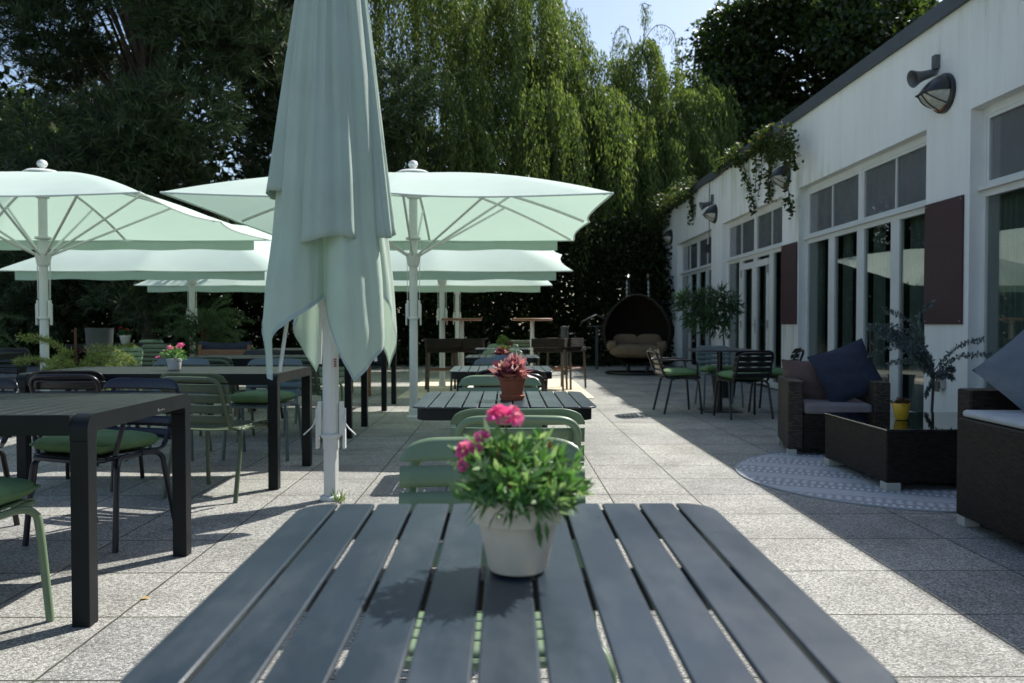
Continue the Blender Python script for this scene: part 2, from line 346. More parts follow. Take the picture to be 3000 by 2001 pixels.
class MB:
    def __init__(s): s.v = []; s.f = []
    def add(s, vs, fs):
        o = len(s.v); s.v += [tuple(q) for q in vs]; s.f += [tuple(i + o for i in f) for f in fs]
    def box(s, x0, x1, y0, y1, z0, z1, rot=None, at=None):
        vs = [Vector((x, y, z)) for z in (z0, z1) for y in (y0, y1) for x in (x0, x1)]
        if rot is not None:
            c = Vector(at) if at is not None else Vector(((x0 + x1) / 2, (y0 + y1) / 2, (z0 + z1) / 2))
            vs = [rot @ (q - c) + c for q in vs]
        s.add(vs, [(0, 2, 3, 1), (4, 5, 7, 6), (0, 1, 5, 4), (2, 6, 7, 3), (0, 4, 6, 2), (1, 3, 7, 5)])
    def tube(s, pts, r, n=8, smooth=0, r1=None, closed=False, prof=None):
        P = catmull(pts, smooth) if smooth else [Vector(p) for p in pts]
        k = len(P); up = None; rings = []
        for i, p in enumerate(P):
            if closed: t = P[(i + 1) % k] - P[i - 1]
            else: t = P[min(i + 1, k - 1)] - P[max(i - 1, 0)]
            t = t.normalized() if t.length > 1e-9 else Vector((0, 0, 1))
            if up is None:
                a = Vector((0, 0, 1)) if abs(t.z) < .9 else Vector((0, 1, 0))
                up = (a - t * a.dot(t)).normalized()
            else:
                up = (up - t * up.dot(t)); up = up.normalized() if up.length > 1e-6 else t.orthogonal().normalized()
            b = t.cross(up)
            rr = r if r1 is None else r + (r1 - r) * i / max(k - 1, 1)
            ring = []
            for j in range(n):
                an = 2 * math.pi * j / n
                q = rr * (prof(an) if prof else 1)
                ring.append(p + (up * math.cos(an) + b * math.sin(an)) * q)
            rings.append(ring)
        vs = [q for ring in rings for q in ring]; fs = []
        m = k if closed else k - 1
        for i in range(m):
            for j in range(n):
                a = i * n + j; b_ = i * n + (j + 1) % n; c = ((i + 1) % k) * n + (j + 1) % n; d = ((i + 1) % k) * n + j
                fs.append((a, b_, c, d))
        if not closed:
            fs.append(tuple(range(n))[::-1]); fs.append(tuple((k - 1) * n + j for j in range(n)))
        s.add(vs, fs)
    def lathe(s, prof, n=24, c=(0, 0, 0), cap=True):
        vs = []; fs = []
        for r, z in prof:
            for j in range(n):
                a = 2 * math.pi * j / n
                vs.append((c[0] + r * math.cos(a), c[1] + r * math.sin(a), c[2] + z))
        for i in range(len(prof) - 1):
            for j in range(n):
                fs.append((i * n + j, i * n + (j + 1) % n, (i + 1) * n + (j + 1) % n, (i + 1) * n + j))
        if cap:
            if prof[0][0] > 1e-5: fs.append(tuple(range(n))[::-1])
            if prof[-1][0] > 1e-5: fs.append(tuple((len(prof) - 1) * n + j for j in range(n)))
        s.add(vs, fs)
    def prism(s, outline, z0, z1):
        n = len(outline)
        vs = [(x, y, z0) for x, y in outline] + [(x, y, z1) for x, y in outline]
        s.add(vs, [tuple(range(n))[::-1], tuple(range(n, 2 * n))] + [(i, (i + 1) % n, n + (i + 1) % n, n + i) for i in range(n)])
    def grid(s, fn, nu, nv, wrap=False):
        vs = [fn(i / nu, j / nv) for j in range(nv + 1) for i in range(nu + (0 if wrap else 1))]
        w = nu if wrap else nu + 1; fs = []
        for j in range(nv):
            for i in range(nu):
                fs.append((j * w + i, j * w + (i + 1) % w, (j + 1) * w + (i + 1) % w, (j + 1) * w + i))
        s.add(vs, fs)
    def build(s, name, mat, parent=None, smooth=True, bevel=0, ang=40, solid=0, kind=None):
        me = bpy.data.meshes.new(name); me.from_pydata(s.v, [], s.f); me.update()
        me.materials.append(mat)
        if smooth:
            me.polygons.foreach_set('use_smooth', [True] * len(me.polygons)); me.set_sharp_from_angle(angle=R(ang))
        o = bpy.data.objects.new(name, me); col.objects.link(o)
        if parent: o.parent = parent
        if solid:
            m = o.modifiers.new('thick', 'SOLIDIFY'); m.thickness = solid; m.offset = 0
        if bevel:
            m = o.modifiers.new('bevel', 'BEVEL'); m.width = bevel; m.segments = 2; m.limit_method = 'ANGLE'; m.angle_limit = R(40)
        if kind: o['kind'] = kind
        return o

def quads(name, V, mat, parent=None, nper=4, smooth=False):
    """V: (n, nper, 3) array of separate faces -> one mesh"""
    n = len(V); me = bpy.data.meshes.new(name)
    me.vertices.add(n * nper); me.loops.add(n * nper); me.polygons.add(n)
    me.vertices.foreach_set('co', np.ascontiguousarray(V, dtype=np.float32).ravel())
    me.loops.foreach_set('vertex_index', np.arange(n * nper, dtype=np.int32))
    me.polygons.foreach_set('loop_start', np.arange(n, dtype=np.int32) * nper)
    me.polygons.foreach_set('loop_total', np.full(n, nper, dtype=np.int32))
    me.update(); me.validate(); me.materials.append(mat)
    o = bpy.data.objects.new(name, me); col.objects.link(o)
    if parent: o.parent = parent
    return o

def unit(a):
    return a / np.maximum(np.linalg.norm(a, axis=-1, keepdims=True), 1e-9)

def leaf_quads(P, D, L, W, mid=.45, fold=.15):
    n = len(P); D = unit(D)
    S = unit(np.cross(D, rng.normal(size=(n, 3)))); U = np.cross(S, D)
    L = np.broadcast_to(np.asarray(L, float), (n,))[:, None]; W = np.broadcast_to(np.asarray(W, float), (n,))[:, None]
    V = np.stack([P, P + D * L * mid + S * W * .5 + U * W * fold, P + D * L, P + D * L * mid - S * W * .5 + U * W * fold], axis=1)
    return V

def tag(o, label=None, cat=None, group=None, kind=None):
    if label: o['label'] = label
    if cat: o['category'] = cat
    if group: o['group'] = group
    if kind: o['kind'] = kind
    return o

def thing(name, label, cat, loc=(0, 0, 0), rz=0, group=None):
    o = bpy.data.objects.new(name, None); o.empty_display_size = .2; col.objects.link(o)
    o.location = loc; o.rotation_euler = (0, 0, R(rz))
    return tag(o, label, cat, group)

def copy_tree(o, parent=None):
    c = o.copy(); col.objects.link(c)
    if parent:
        c.parent = parent; c.matrix_parent_inverse = o.matrix_parent_inverse.copy()
    for ch in o.children: copy_tree(ch, c)
    return c

def rounded_rect(x0, x1, y0, y1, r, n=5, corners=(1, 1, 1, 1)):
    out = []
    for k, (cx, cy, a0) in enumerate(((x1 - r, y1 - r, 0), (x0 + r, y1 - r, 90), (x0 + r, y0 + r, 180), (x1 - r, y0 + r, 270))):
        if corners[k]:
            for i in range(n + 1):
                a = R(a0 + 90 * i / n); out.append((cx + r * math.cos(a), cy + r * math.sin(a)))
        else:
            out.append(((x1 if k in (0, 3) else x0), (y1 if k < 2 else y0)))
    return out

# ------------------------------------------------------------------ camera, sky, sun
cam = bpy.data.cameras.new('camera'); camo = bpy.data.objects.new('camera', cam); col.objects.link(camo)
camo.location = (0, 0, 1.05); camo.rotation_euler = (R(90 - 1.236), 0, R(-.539))
cam.lens = 28.08; cam.sensor_width = 36; cam.clip_end = 500; cam.clip_start = .05
cam.dof.use_dof = True; cam.dof.focus_distance = 3.0; cam.dof.aperture_fstop = 5.0; cam.dof.aperture_blades = 9
scene.camera = camo
SUN = Vector((.622, .64, 1)).normalized()
el = math.asin(SUN.z); az = math.atan2(SUN.x, SUN.y)
w = bpy.data.worlds.new('World'); scene.world = w; w.use_nodes = True
nt = w.node_tree
sky = nt.nodes.new('ShaderNodeTexSky'); sky.sky_type = 'NISHITA'; sky.sun_disc = False
sky.sun_elevation = el; sky.sun_rotation = az; sky.air_density = 1.0; sky.dust_density = 1.3; sky.ozone_density = .8
bg = nt.nodes['Background']; nt.links.new(sky.outputs[0], bg.inputs[0]); bg.inputs[1].default_value = .118
sd = bpy.data.lights.new('sun', 'SUN'); sd.energy = 5.0; sd.angle = R(.53); sd.color = (1, .965, .90)
so = bpy.data.objects.new('sun', sd); col.objects.link(so); so.rotation_euler = (-SUN).to_track_quat('-Z', 'Y').to_euler(); so.location = (20, 20, 30)
vs = scene.view_settings; vs.view_transform = 'Standard'; vs.look = 'None'; vs.exposure = 0.58; vs.gamma = 1.0
scene.cycles.max_bounces = 8; scene.cycles.transparent_max_bounces = 12; scene.cycles.caustics_reflective = False; scene.cycles.caustics_refractive = False
scene.cycles.use_denoising = True

# ------------------------------------------------------------------ ground
m = MB(); m.box(-150, 150, -60, 260, -.3, 0); g = m.build('ground', M['soil'], smooth=False, kind='structure')
m = MB(); m.box(-16, 4.3, -8, 20.5, -.2, .004); m.build('terrace_paving', M['paving'], smooth=False, kind='structure')

# ------------------------------------------------------------------ chairs
def tube_leg(pts, mat, parent):
    b = MB(); b.tube(pts, .0138, 10, 5); return b.build('leg', mat, parent)

def make_chair(colour, arms):
    mat = M[colour]
    t = thing('garden_chair', '', 'chair')
    # backrest: five bowed slats, the top one with rounded shoulders and a rolled edge
    b = MB()
    def back_pt(x, z):      # a point on the reclined, bowed back
        y = -.205 - (z - .46) * .22 - .022 * (1 - (x / .23) ** 2) + .0
        return Vector((x, y, z))
    zs = [(.475, .528), (.540, .592), (.604, .656), (.668, .720)]
    for z0, z1 in zs:
        def fn(u, v, z0=z0, z1=z1):
            x = -.228 + .456 * u; z = z0 + (z1 - z0) * v
            return back_pt(x, z) + Vector((0, .004 * math.sin(math.pi * v), 0))
        b.grid(fn, 14, 3)
    def top(u, v):
        x = -.228 + .456 * u
        e = max(0, abs(x) - .138) / .09
        zt = .790 - .052 * (1 - math.sqrt(max(0, 1 - e * e)))
        z = .732 + (zt - .732) * v
        p = back_pt(x, z); p.y -= .006 * v ** 3
        return p
    b.grid(top, 28, 5)
    b.build('backrest', mat, t, solid=.005, ang=60)
    # tube hoop behind the slats
    b = MB()
    pts = []
    for sx in (-1, 1):
        side = [(sx * .196, -.192, .45), (sx * .199, -.222, .50), (sx * .200, -.262, .60), (sx * .200, -.290, .68)]
        pts.append(side)
    arch = [(-.200, -.300, .705), (-.186, -.308, .735), (-.15, -.318, .753), (-.08, -.326, .757), (0, -.328, .758), (.08, -.326, .757), (.15, -.318, .753), (.186, -.308, .735), (.200, -.300, .705)]
    b.tube(pts[0] + arch + pts[1][::-1], .0135, 10, 4); b.build('back_frame', mat, t)
    # seat: seven dished slats on two side rails
    b = MB()
    for k in range(7):
        y0 = -.185 + k * .058; y1 = y0 + .051
        def fn(u, v, y0=y0, y1=y1):
            x = -.205 + .41 * u; y = y0 + (y1 - y0) * v
            z = .447 - .012 * (1 - (x / .205) ** 2) + .010 * (y / .2) + (-.018 * max(0, (y - .17) / .06) ** 2)
            return (x, y, z)
        b.grid(fn, 10, 2)
    b.build('seat', mat, t, solid=.005, ang=60)
    b = MB()
    for sx in (-1, 1):
        b.tube([(sx * .196, -.192, .452), (sx * .197, -.16, .434), (sx * .198, .0, .432), (sx * .198, .19, .436), (sx * .17, .215, .430), (0, .218, .424)], .011, 8, 4)
    b.build('seat_frame', mat, t)
    for sx in (-1, 1):
        tube_leg([(sx * .198, .02, .430), (sx * .208, .13, .428), (sx * .226, .175, .405), (sx * .234, .192, .34), (sx * .248, .222, 0)], mat, t)
        tube_leg([(sx * .198, -.02, .430), (sx * .210, -.095, .427), (sx * .226, -.135, .400), (sx * .232, -.15, .33), (sx * .244, -.222, 0)], mat, t)
    if arms:
        for sx in (-1, 1):
            b = MB(); b.tube([(sx * .205, -.272, .64), (sx * .238, -.22, .650), (sx * .252, -.05, .652), (sx * .255, .10, .648), (sx * .252, .155, .62), (sx * .24, .172, .55), (sx * .215, .176, .455)], .0115, 10, 5)
            b.build('armrest', mat, t)
    for ch in t.children: ch.data.transform(Matrix.Diagonal((1, 1, .964, 1)))
    return t

protos = {}
def chair(x, y, yaw, colour, arms, label, group):
    k = (colour, arms)
    if k not in protos: protos[k] = make_chair(colour, arms); o = protos[k]
    else: o = copy_tree(protos[k])
    o.location = (x, y, .005); o.rotation_euler = (0, 0, R(yaw))
    tag(o, label, 'chair', group)
    return o

GM = 'chairs along the middle row of small tables'; GL = 'chairs at the long tables on the left'; GR = 'chairs around the pedestal table'
GB = 'chairs far back under the parasols'
CH = [
 (-.03, 1.70, 180, 'sage', 0, 'sage green slatted chair facing the camera right behind the front table with dianthus pot', GM),
 (.045, 2.97, 0, 'sage', 0, 'sage green chair seen from behind, pushed up to table with terracotta pot', GM),
 (-.025, 4.14, 180, 'sage', 0, 'sage green chair facing camera just behind the terracotta flowerpot', GM),
 (.03, 5.27, 2, 'black', 0, 'glossy black chair arched behind the terracotta flowerpot, back to camera', GM),
 (-.03, 6.40, 180, 'greyblue', 0, 'grey blue chair facing camera behind the table with the blue pot', GM),
 (-.02, 8.65, 180, 'sage', 0, 'green chair facing camera directly behind the lime yellow pot', GM),
 (-.02, 11.3, 180, 'sage', 0, 'farthest small green chair of the middle row, behind the yellow pot', GM),
 (.28, 13.9, 184, 'olive', 0, 'dim grey green slatted chair beneath the round bar table beside the egg chair', GB),
 (2.06, 9.5, -86, 'black', 1, 'black armchair in profile with green cushion, left of the pedestal table', GR),
 (2.68, 8.93, 9, 'black', 0, 'black slatted chair with its back to the camera at the pedestal table', GR),
 (3.25, 9.62, 58, 'black', 0, 'black chair tilted in profile between pedestal table and wicker armchair', GR),
 (2.75, 10.22, 181, 'greyblue', 0, 'grey green chair on the far side of the pedestal table by the door', GR),
 (-1.97, 3.93, 166, 'navy', 1, 'dark navy armchair with green cushion behind the nearest dark table', GL),
 (-2.70, 5.20, 2, 'black', 0, 'black chair seen from behind between the left edge and the navy armchair', GL),
 (-1.755, 4.95, -15, 'olive', 0, 'olive green slatted chair seen from behind near the white pot of pink flowers', GL),
 (-2.79, 3.95, 178, 'black', 0, 'glossy black chair cut by the left edge, sun glinting on its top', GL),
 (-1.86, 2.60, -3, 'sage', 0, 'green chair at the lower left corner, mostly cut off, under a green cushion', GL),
 (-1.90, 6.33, 178, 'greyblue', 0, 'grey blue chair facing camera with sunlit cushion left of the folded parasol', GL),
 (-2.66, 6.36, 182, 'greyblue', 0, 'grey blue chair facing camera right behind the white flowerpot', GL),
 (-2.60, 7.27, 0, 'olive', 0, 'dark olive chair with arched back seen just right of the white flowerpot', GL),
 (-1.84, 7.30, -4, 'olive', 0, 'dark olive chair tucked in behind the hanging cloth of the folded parasol', GL),
 (-1.95, 8.62, 180, 'sage', 0, 'dim green chair facing camera behind the third long table', GL),
 (-2.72, 8.66, 176, 'black', 0, 'dim black chair facing camera behind the third long table', GL),
 (-5.04, 11.2, 170, 'olive', 0, 'shaded olive chair right of the feathery shrub by the back hedge', GB),
 (-6.55, 14.6, 180, 'sage', 0, 'pale green chair far back in front of the dark hedge', GB),
 (-5.9, 9.3, 175, 'black', 0, 'dark slatted chair in the shade behind the feathery shrub at left edge', GB),
 (-4.75, 9.75, 178, 'sage', 0, 'green chair low behind the feathery shrub', GB),
]
for a in CH: chair(*a)

# seat cushions (things of their own lying on the chairs)
def make_cushion():
    b = MB()
    def sup(u, v):
        th = 2 * math.pi * u; ph = -math.pi / 2 + math.pi * v
        def sg(c, e): return math.copysign(abs(c) ** e, c)
        x = .215 * sg(math.cos(ph), .35) * sg(math.cos(th), .28); y = .205 * sg(math.cos(ph), .35) * sg(math.sin(th), .28)
        z = .046 * sg(math.sin(ph), .75)
        r = max(abs(x) / .215, abs(y) / .205)
        z *= 1 - .35 * r ** 4
        z += .0022 * math.sin(x * 41 + y * 13) * math.sin(y * 37) - .006 * math.exp(-((x ** 2 + y ** 2) / .004)) * (1 if z > 0 else 0)
        return (x, y, z + .047)
    b.grid(sup, 56, 20, wrap=True)
    o = b.build('seat_cushion', M['cushion'], ang=80)
    p = MB()
    pts = []
    for x, y in rounded_rect(-.214, .214, -.204, .204, .03, 4): pts.append((x, y, .047 + .003 * math.sin(x * 30)))
    p.tube(pts, .005, 6, closed=True); p.build('piping', M['cushion'], o)
    return o
cproto = None
for x, y, yaw, label in [
 (-1.985, 3.905, 164, 'green seat cushion on the dark navy armchair at the nearest dark table'),
 (-1.86, 2.64, -8, 'green seat cushion cut by the left edge at the lower left corner'),
 (-1.90, 6.30, 176, 'green seat cushion with a sunlit rim left of the folded parasol pole'),
 (2.08, 9.5, -86, 'green seat cushion on the black armchair standing in profile'),
 (2.67, 8.96, 9, 'green seat cushion sticking out left under the chair turned away from the camera'),
 (3.23, 9.62, 58, 'green seat cushion on the tilted black chair beside the wicker armchair'),
 (2.75, 10.2, 181, 'green seat cushion on the grey green chair at the far side of the pedestal table')]:
    if cproto is None: cproto = make_cushion(); o = cproto
    else: o = copy_tree(cproto)
    o.location = (x, y, .432); o.rotation_euler = (R(1.5), 0, R(yaw))
    tag(o, label, 'cushion', 'green seat cushions')

# ------------------------------------------------------------------ small slatted tables (middle row)
def make_small_table(ped=True):
    t = thing('slatted_table', '', 'table')
    b = MB(); w_ = .713; p = w_ / 11; gap = .0056
    for k in range(11):
        x0 = -w_ / 2 + k * p + gap / 2; x1 = x0 + p - gap
        if k in (0, 10):
            cs = (0, 1, 1, 0) if k == 0 else (1, 0, 0, 1)
            o = rounded_rect(x0, x1, -.355, .355, .052, 6, cs)
        else: o = rounded_rect(x0, x1, -.355, .355, .006, 2)
        b.prism(o, .730, .737)
    b.build('tabletop', M['slate'], t, bevel=.0025)
    b = MB()
    out = rounded_rect(-.338, .338, -.338, .338, .06, 5); inn = rounded_rect(-.318, .318, -.318, .318, .05, 5); n = len(out)
    vs = [(x, y, z) for z in (.684, .7295) for x, y in out] + [(x, y, z) for z in (.684, .7295) for x, y in inn]
    fs = []
    for i in range(n):
        j = (i + 1) % n
        fs += [(i, j, n + j, n + i), (2 * n + j, 2 * n + i, 3 * n + i, 3 * n + j), (j, i, 2 * n + i, 2 * n + j), (n + i, n + j, 3 * n + j, 3 * n + i)]
    b.add(vs, fs)
    b.build('apron', M['anthracite'], t)
    if ped:
        l = MB(); l.box(-.30, .30, -.025, .025, .690, .7295); l.box(-.024, .024, -.30, .30, .6905, .7290); l.build('cross_bar', M['anthracite'], t, smooth=False)
        l = MB(); l.tube([(0, 0, .03), (0, 0, .69)], .03, 16); l.build('column', M['anthracite'], t)
        l = MB(); l.prism(rounded_rect(-.21, .21, -.21, .21, .03, 4), .0045, .016); l.lathe([(.05, .016), (.035, .05)], 16); l.build('base', M['anthracite'], t); return t
    for sx in (-1, 1):
        for sy in (-1, 1):
            l = MB(); l.tube([(sx * .285, sy * .285, .70), (sx * .295, sy * .295, 0)], .018, 12); l.build('leg', M['anthracite'], t)
    return t
small = make_small_table(); small.location = (.0045, 1.397 - .355, .0); small.rotation_euler = (0, 0, 0)
small.rotation_euler = (R(.85), 0, 0); small.location = (.0045, 1.042, -.004)
tag(small, 'large slate grey slatted table in the foreground carrying the dianthus pot', 'table', 'small slatted tables in the middle row')
for x, y, rz, label in [(0, 3.37, 0, 'slate grey slatted table with the terracotta flowerpot on it'),
                        (-.02, 5.65, .5, 'small slatted table with the grey blue pot, third from the camera'),
                        (-.02, 7.86, 0, 'small slatted table carrying the lime yellow pot'),
                        (-.02, 10.35, 0, 'farthest small slatted table, empty, behind the lime yellow pot')]:
    if y > 5 and y < 6: o = make_small_table(False); tag(o, None, 'table', 'small slatted tables in the middle row')
    else: o = copy_tree(small)
    o.location = (x, y, 0); o.rotation_euler = (0, 0, R(rz)); tag(o, label)

# ------------------------------------------------------------------ long dark tables (left)
def make_long_table():
    t = thing('long_table', '', 'table')
    L, W, H = 1.64, .90, .735
    b = MB(); n = 22; p = (L - .13) / n
    for k in range(n):
        x0 = -L / 2 + .065 + k * p + .002
        b.box(x0, x0 + p - .004, -W / 2 + .032, W / 2 - .032, H - .020, H - .002)
    b.build('tabletop', M['anthracite'], t, bevel=.0015)
    # end frames: one bent flat hoop on each short side (legs and cross rail in one piece of metal split in parts)
    for sx in (-1, 1):
        x0, x1 = (sx * L / 2 - (.062 if sx > 0 else 0)), (sx * L / 2 + (0 if sx > 0 else .062))
        r = MB()
        ro, ri = .055, .012; th = .062
        pts_o = []; pts_i = []
        for i in range(9):
            a = R(180 - 90 * i / 8); pts_o.append((-W / 2 + ro + ro * math.cos(a), H - ro + ro * math.sin(a)))
        for i in range(9):
            a = R(90 - 90 * i / 8); pts_o.append((W / 2 - ro + ro * math.cos(a), H - ro + ro * math.sin(a)))
        for i in range(5):
            a = R(180 - 90 * i / 4); pts_i.append((-W / 2 + th + ri + ri * math.cos(a), H - th - ri + ri * math.sin(a)))
        for i in range(5):
            a = R(90 - 90 * i / 4); pts_i.append((W / 2 - th - ri + ri * math.cos(a), H - th - ri + ri * math.sin(a)))
        outl = pts_o + [(W / 2, H - .09)] + [(W / 2 - th, H - .09)] + pts_i[::-1] + [(-W / 2 + th, H - .09), (-W / 2, H - .09)]
        nn = len(outl)
        vs = [(x0, y, z) for y, z in outl] + [(x1, y, z) for y, z in outl]
        r.add(vs, [tuple(range(nn)), tuple(range(nn, 2 * nn))[::-1]] + [((i + 1) % nn, i, nn + i, nn + (i + 1) % nn) for i in range(nn)])
        r.build('end_rail', M['anthracite'], t, ang=30)
        for sy in (-1, 1):
            l = MB(); ya, yb = (W / 2 - th, W / 2) if sy > 0 else (-W / 2, -W / 2 + th)
            l.box(x0, x1, ya, yb, 0, H - .0905); l.build('leg', M['anthracite'], t, smooth=False, bevel=.003)
    for sy in (-1, 1):
        a = MB(); ya, yb = (W / 2 - .031, W / 2 - .002) if sy > 0 else (-W / 2 + .002, -W / 2 + .031)
        a.box(-L / 2 + .063, L / 2 - .063, ya, yb, H - .072, H - .0005); a.build('apron', M['anthracite'], t, smooth=False, bevel=.003)
    return t
lt = None
for x, y, rz, label in [(-2.25, 3.195, 0, 'nearest dark slatted table with square legs at the left edge'),
                        (-2.25, 5.485, 0, 'long dark table carrying the white pot of pink flowers'),
                        (-2.22, 7.745, 0, 'third long dark table from the camera, behind the grey blue chairs'),
                        (-2.24, 10.05, 0, 'fourth long dark table, in shade left of the standing parasol poles'),
                        (-6.1, 8.4, 0, 'dark table at the left edge beneath the open parasol, in shade'),
                        (-6.0, 12.9, 0, 'dim dark table far back near the hedge carrying a white flowerpot')]:
    if lt is None: lt = make_long_table(); o = lt
    else: o = copy_tree(lt)
    o.location = (x, y, .004); o.rotation_euler = (0, 0, R(rz)); tag(o, label, 'table', 'long dark garden tables')
# small raised maker's mark on the nearest table's end rail: a few unreadable metal letters
b = MB()
for i, (wd, hh) in enumerate([(.010, .012), (.005, .006), (.006, .006), (.004, .008), (.007, .006)]):
    y = 3.30 + i * .014; b.box(-1.4299, -1.4285, y, y + wd, .690, .690 + hh)
mk = b.build('makers_mark', M['steel'], lt, smooth=False); mk.matrix_parent_inverse = Matrix.Translation(-Vector((-2.25, 3.195, .004)))

# ------------------------------------------------------------------ open parasols
UZ = 2.20
def make_parasol(tilt=0):
    t = thing('parasol', '', 'parasol')
    flute = lambda a: 1 - .07 * (0.5 + .5 * math.cos(12 * a))
    b = MB(); b.tube([(0, 0, .02), (0, 0, 2.66)], .047, 48, prof=flute); b.build('pole', M['pole'], t, ang=70)
    b = MB(); b.lathe([(.085, .004), (.085, .02), (.06, .03), (.055, .10), (.05, .105)], 24); b.build('base', M['pole'], t)
    # canopy
    RR = 1.97; top = 2.735
    def edge(th):
        c, s_ = math.cos(th), math.sin(th)
        r = RR / max(abs(c), abs(s_))
        # scallop between the eight ribs
        a = (th / (math.pi / 4)) % 1.0
        r *= 1 - .038 * (1 - (2 * a - 1) ** 2)
        return r
    def surf(th, v):
        r = edge(th) * v
        a = (th / (math.pi / 4)) % 1.0
        z = top - (top - UZ) * (.48 * v + .52 * v ** 2.1) - .035 * v * v * (1 - (2 * a - 1) ** 2) * .6
        return Vector((r * math.cos(th), r * math.sin(th), z))
    b = MB(); b.grid(lambda u, v: surf(2 * math.pi * u, .03 + .97 * v), 96, 16, wrap=True)
    can = b.build('canopy', M['canopy'], t, ang=180)
    h = MB(); h.tube([surf(2 * math.pi * i / 192, 1.0) + Vector((0, 0, -.004)) for i in range(192)], .010, 5, closed=True); h.build('hem', M['hem'], can)
    b = MB(); b.lathe([(.19, 2.722), (.192, 2.735), (.15, 2.758), (.08, 2.770), (.03, 2.774), (.026, 2.79), (.045, 2.806), (.055, 2.832), (.045, 2.86), (.02, 2.876), (.0, 2.878)], 28, cap=False); b.build('finial_cap', M['pole'], t)
    for prof in ([(.05, 1.99), (.085, 2.0), (.085, 2.02), (.05, 2.03)], [(.05, 1.70), (.06, 1.70), (.082, 1.80), (.082, 1.84), (.05, 1.85)], [(.05, 2.45), (.07, 2.455), (.07, 2.50), (.05, 2.51)]):
        b = MB(); b.lathe(prof, 24); b.build('hub', M['pole'], t)
    for k in range(8):
        th = k * math.pi / 4
        rb = MB(); pts = [surf(th, v) + Vector((0, 0, -.022)) for v in (.04, .2, .4, .6, .8, .97)]
        rb.tube(pts, .017, 6, 3); rib = rb.build('rib', M['pole'], t)
        st = MB(); q = surf(th, .55 if k % 2 == 0 else .52) + Vector((0, 0, -.03))
        p0 = Vector((.075 * math.cos(th), .075 * math.sin(th), 1.82)); st.tube([p0, q], .0135, 6)
        st2 = surf(th, .30) + Vector((0, 0, -.028)); p1 = Vector((.06 * math.cos(th), .06 * math.sin(th), 2.48)); st.tube([p1, st2], .008, 6)
        st.build('strut', M['pole'], rib)
    lever(t, 1.18)
    if tilt:
        piv = Vector((0, 0, 2.12)); TM = Matrix.Translation(piv) @ Matrix.Rotation(R(tilt), 4, 'X') @ Matrix.Translation(-piv)
        for ch in t.children:
            if ch.name.split('.')[0] in ('canopy', 'finial_cap', 'rib'):
                ch.data.transform(TM)
                for g_ in ch.children: g_.data.transform(TM)
    for sx in (-1, 1):
        b = MB(); b.tube([(sx * .066, 0, 1.33), (sx * .07, 0, 1.7)], .004, 5); b.tube([(sx * .066, .012, 1.33), (sx * .075, .012, 2.0)], .003, 5); b.build('rope', M['pole'], t)
    return t
def lever(t, z, wires=False):
    for sx in (-1, 1):
        b = MB()
        b.box(sx * .064 - .012, sx * .064 + .012, -.02, .02, z - .06, z + .14)
        b.box(sx * .080 - .008, sx * .080 + .008, -.018, .018, z - .14, z + .10)
        if wires: b.tube([(sx * .08, -.02, z + .06), (sx * .10, -.03, z + .0), (sx * .155, -.035, z - .055)], .005, 6, 3)
        b.build('lift_lever', M['pole'], t, bevel=.004)
    b = MB(); b.lathe([(.052, z - .075), (.060, z - .07), (.060, z - .055), (.052, z - .05)], 24); b.build('slide_ring', M['pole'], t)
def make_valance(t, side, tilt=0):
    piv = Vector((0, 0, 2.12)); TM = Matrix.Translation(piv) @ Matrix.Rotation(R(tilt), 4, 'X') @ Matrix.Translation(-piv)
    def fn(u, q):
        x = -1.74 + 3.48 * u
        e = TM @ Vector((x, side * (1.955 - .075 * abs(math.sin(2 * math.pi * (x / 3.94)))), UZ - .018))
        return (e.x, e.y + side * .006, e.z - (.125 + .008 * math.sin(u * 22)) * q)
    v = MB(); v.grid(fn, 60, 4)
    can = [c for c in t.children if c.name.startswith('canopy')][0]
    v.build('valance', M['valance'], can, ang=180)
par = None; par2 = None
for x, y, label in [(-5.14, 8.97, 'open pale mint parasol cut by the left edge, nearest of the left row'),
                    (-1.02, 8.97, 'open pale mint parasol right behind the folded one, with its whole pole in view'),
                    (-1.03, 13.2, 'open parasol second in the row behind the folded parasol'),
                    (-1.03, 17.4, 'farthest open parasol in the row behind the folded parasol'),
                    (-5.14, 13.2, 'open parasol in the left row with its pole above the wooden armchair'),
                    (-5.14, 17.4, 'farthest open parasol of the left row, dappled with tree shade')]:
    if y < 10:
        if par is None: par = o = make_parasol(); make_valance(o, 1)
        else: o = copy_tree(par)
    elif par2 is None: par2 = o = make_parasol(tilt=11.5); make_valance(o, -1, 11.5)
    else: o = copy_tree(par2)
    o.location = (x, y, 0); o.rotation_euler = (0, 0, R({8.97: 0, 13.2: .6, 17.4: -.5}[y])); tag(o, label, 'parasol', 'open mint parasols')

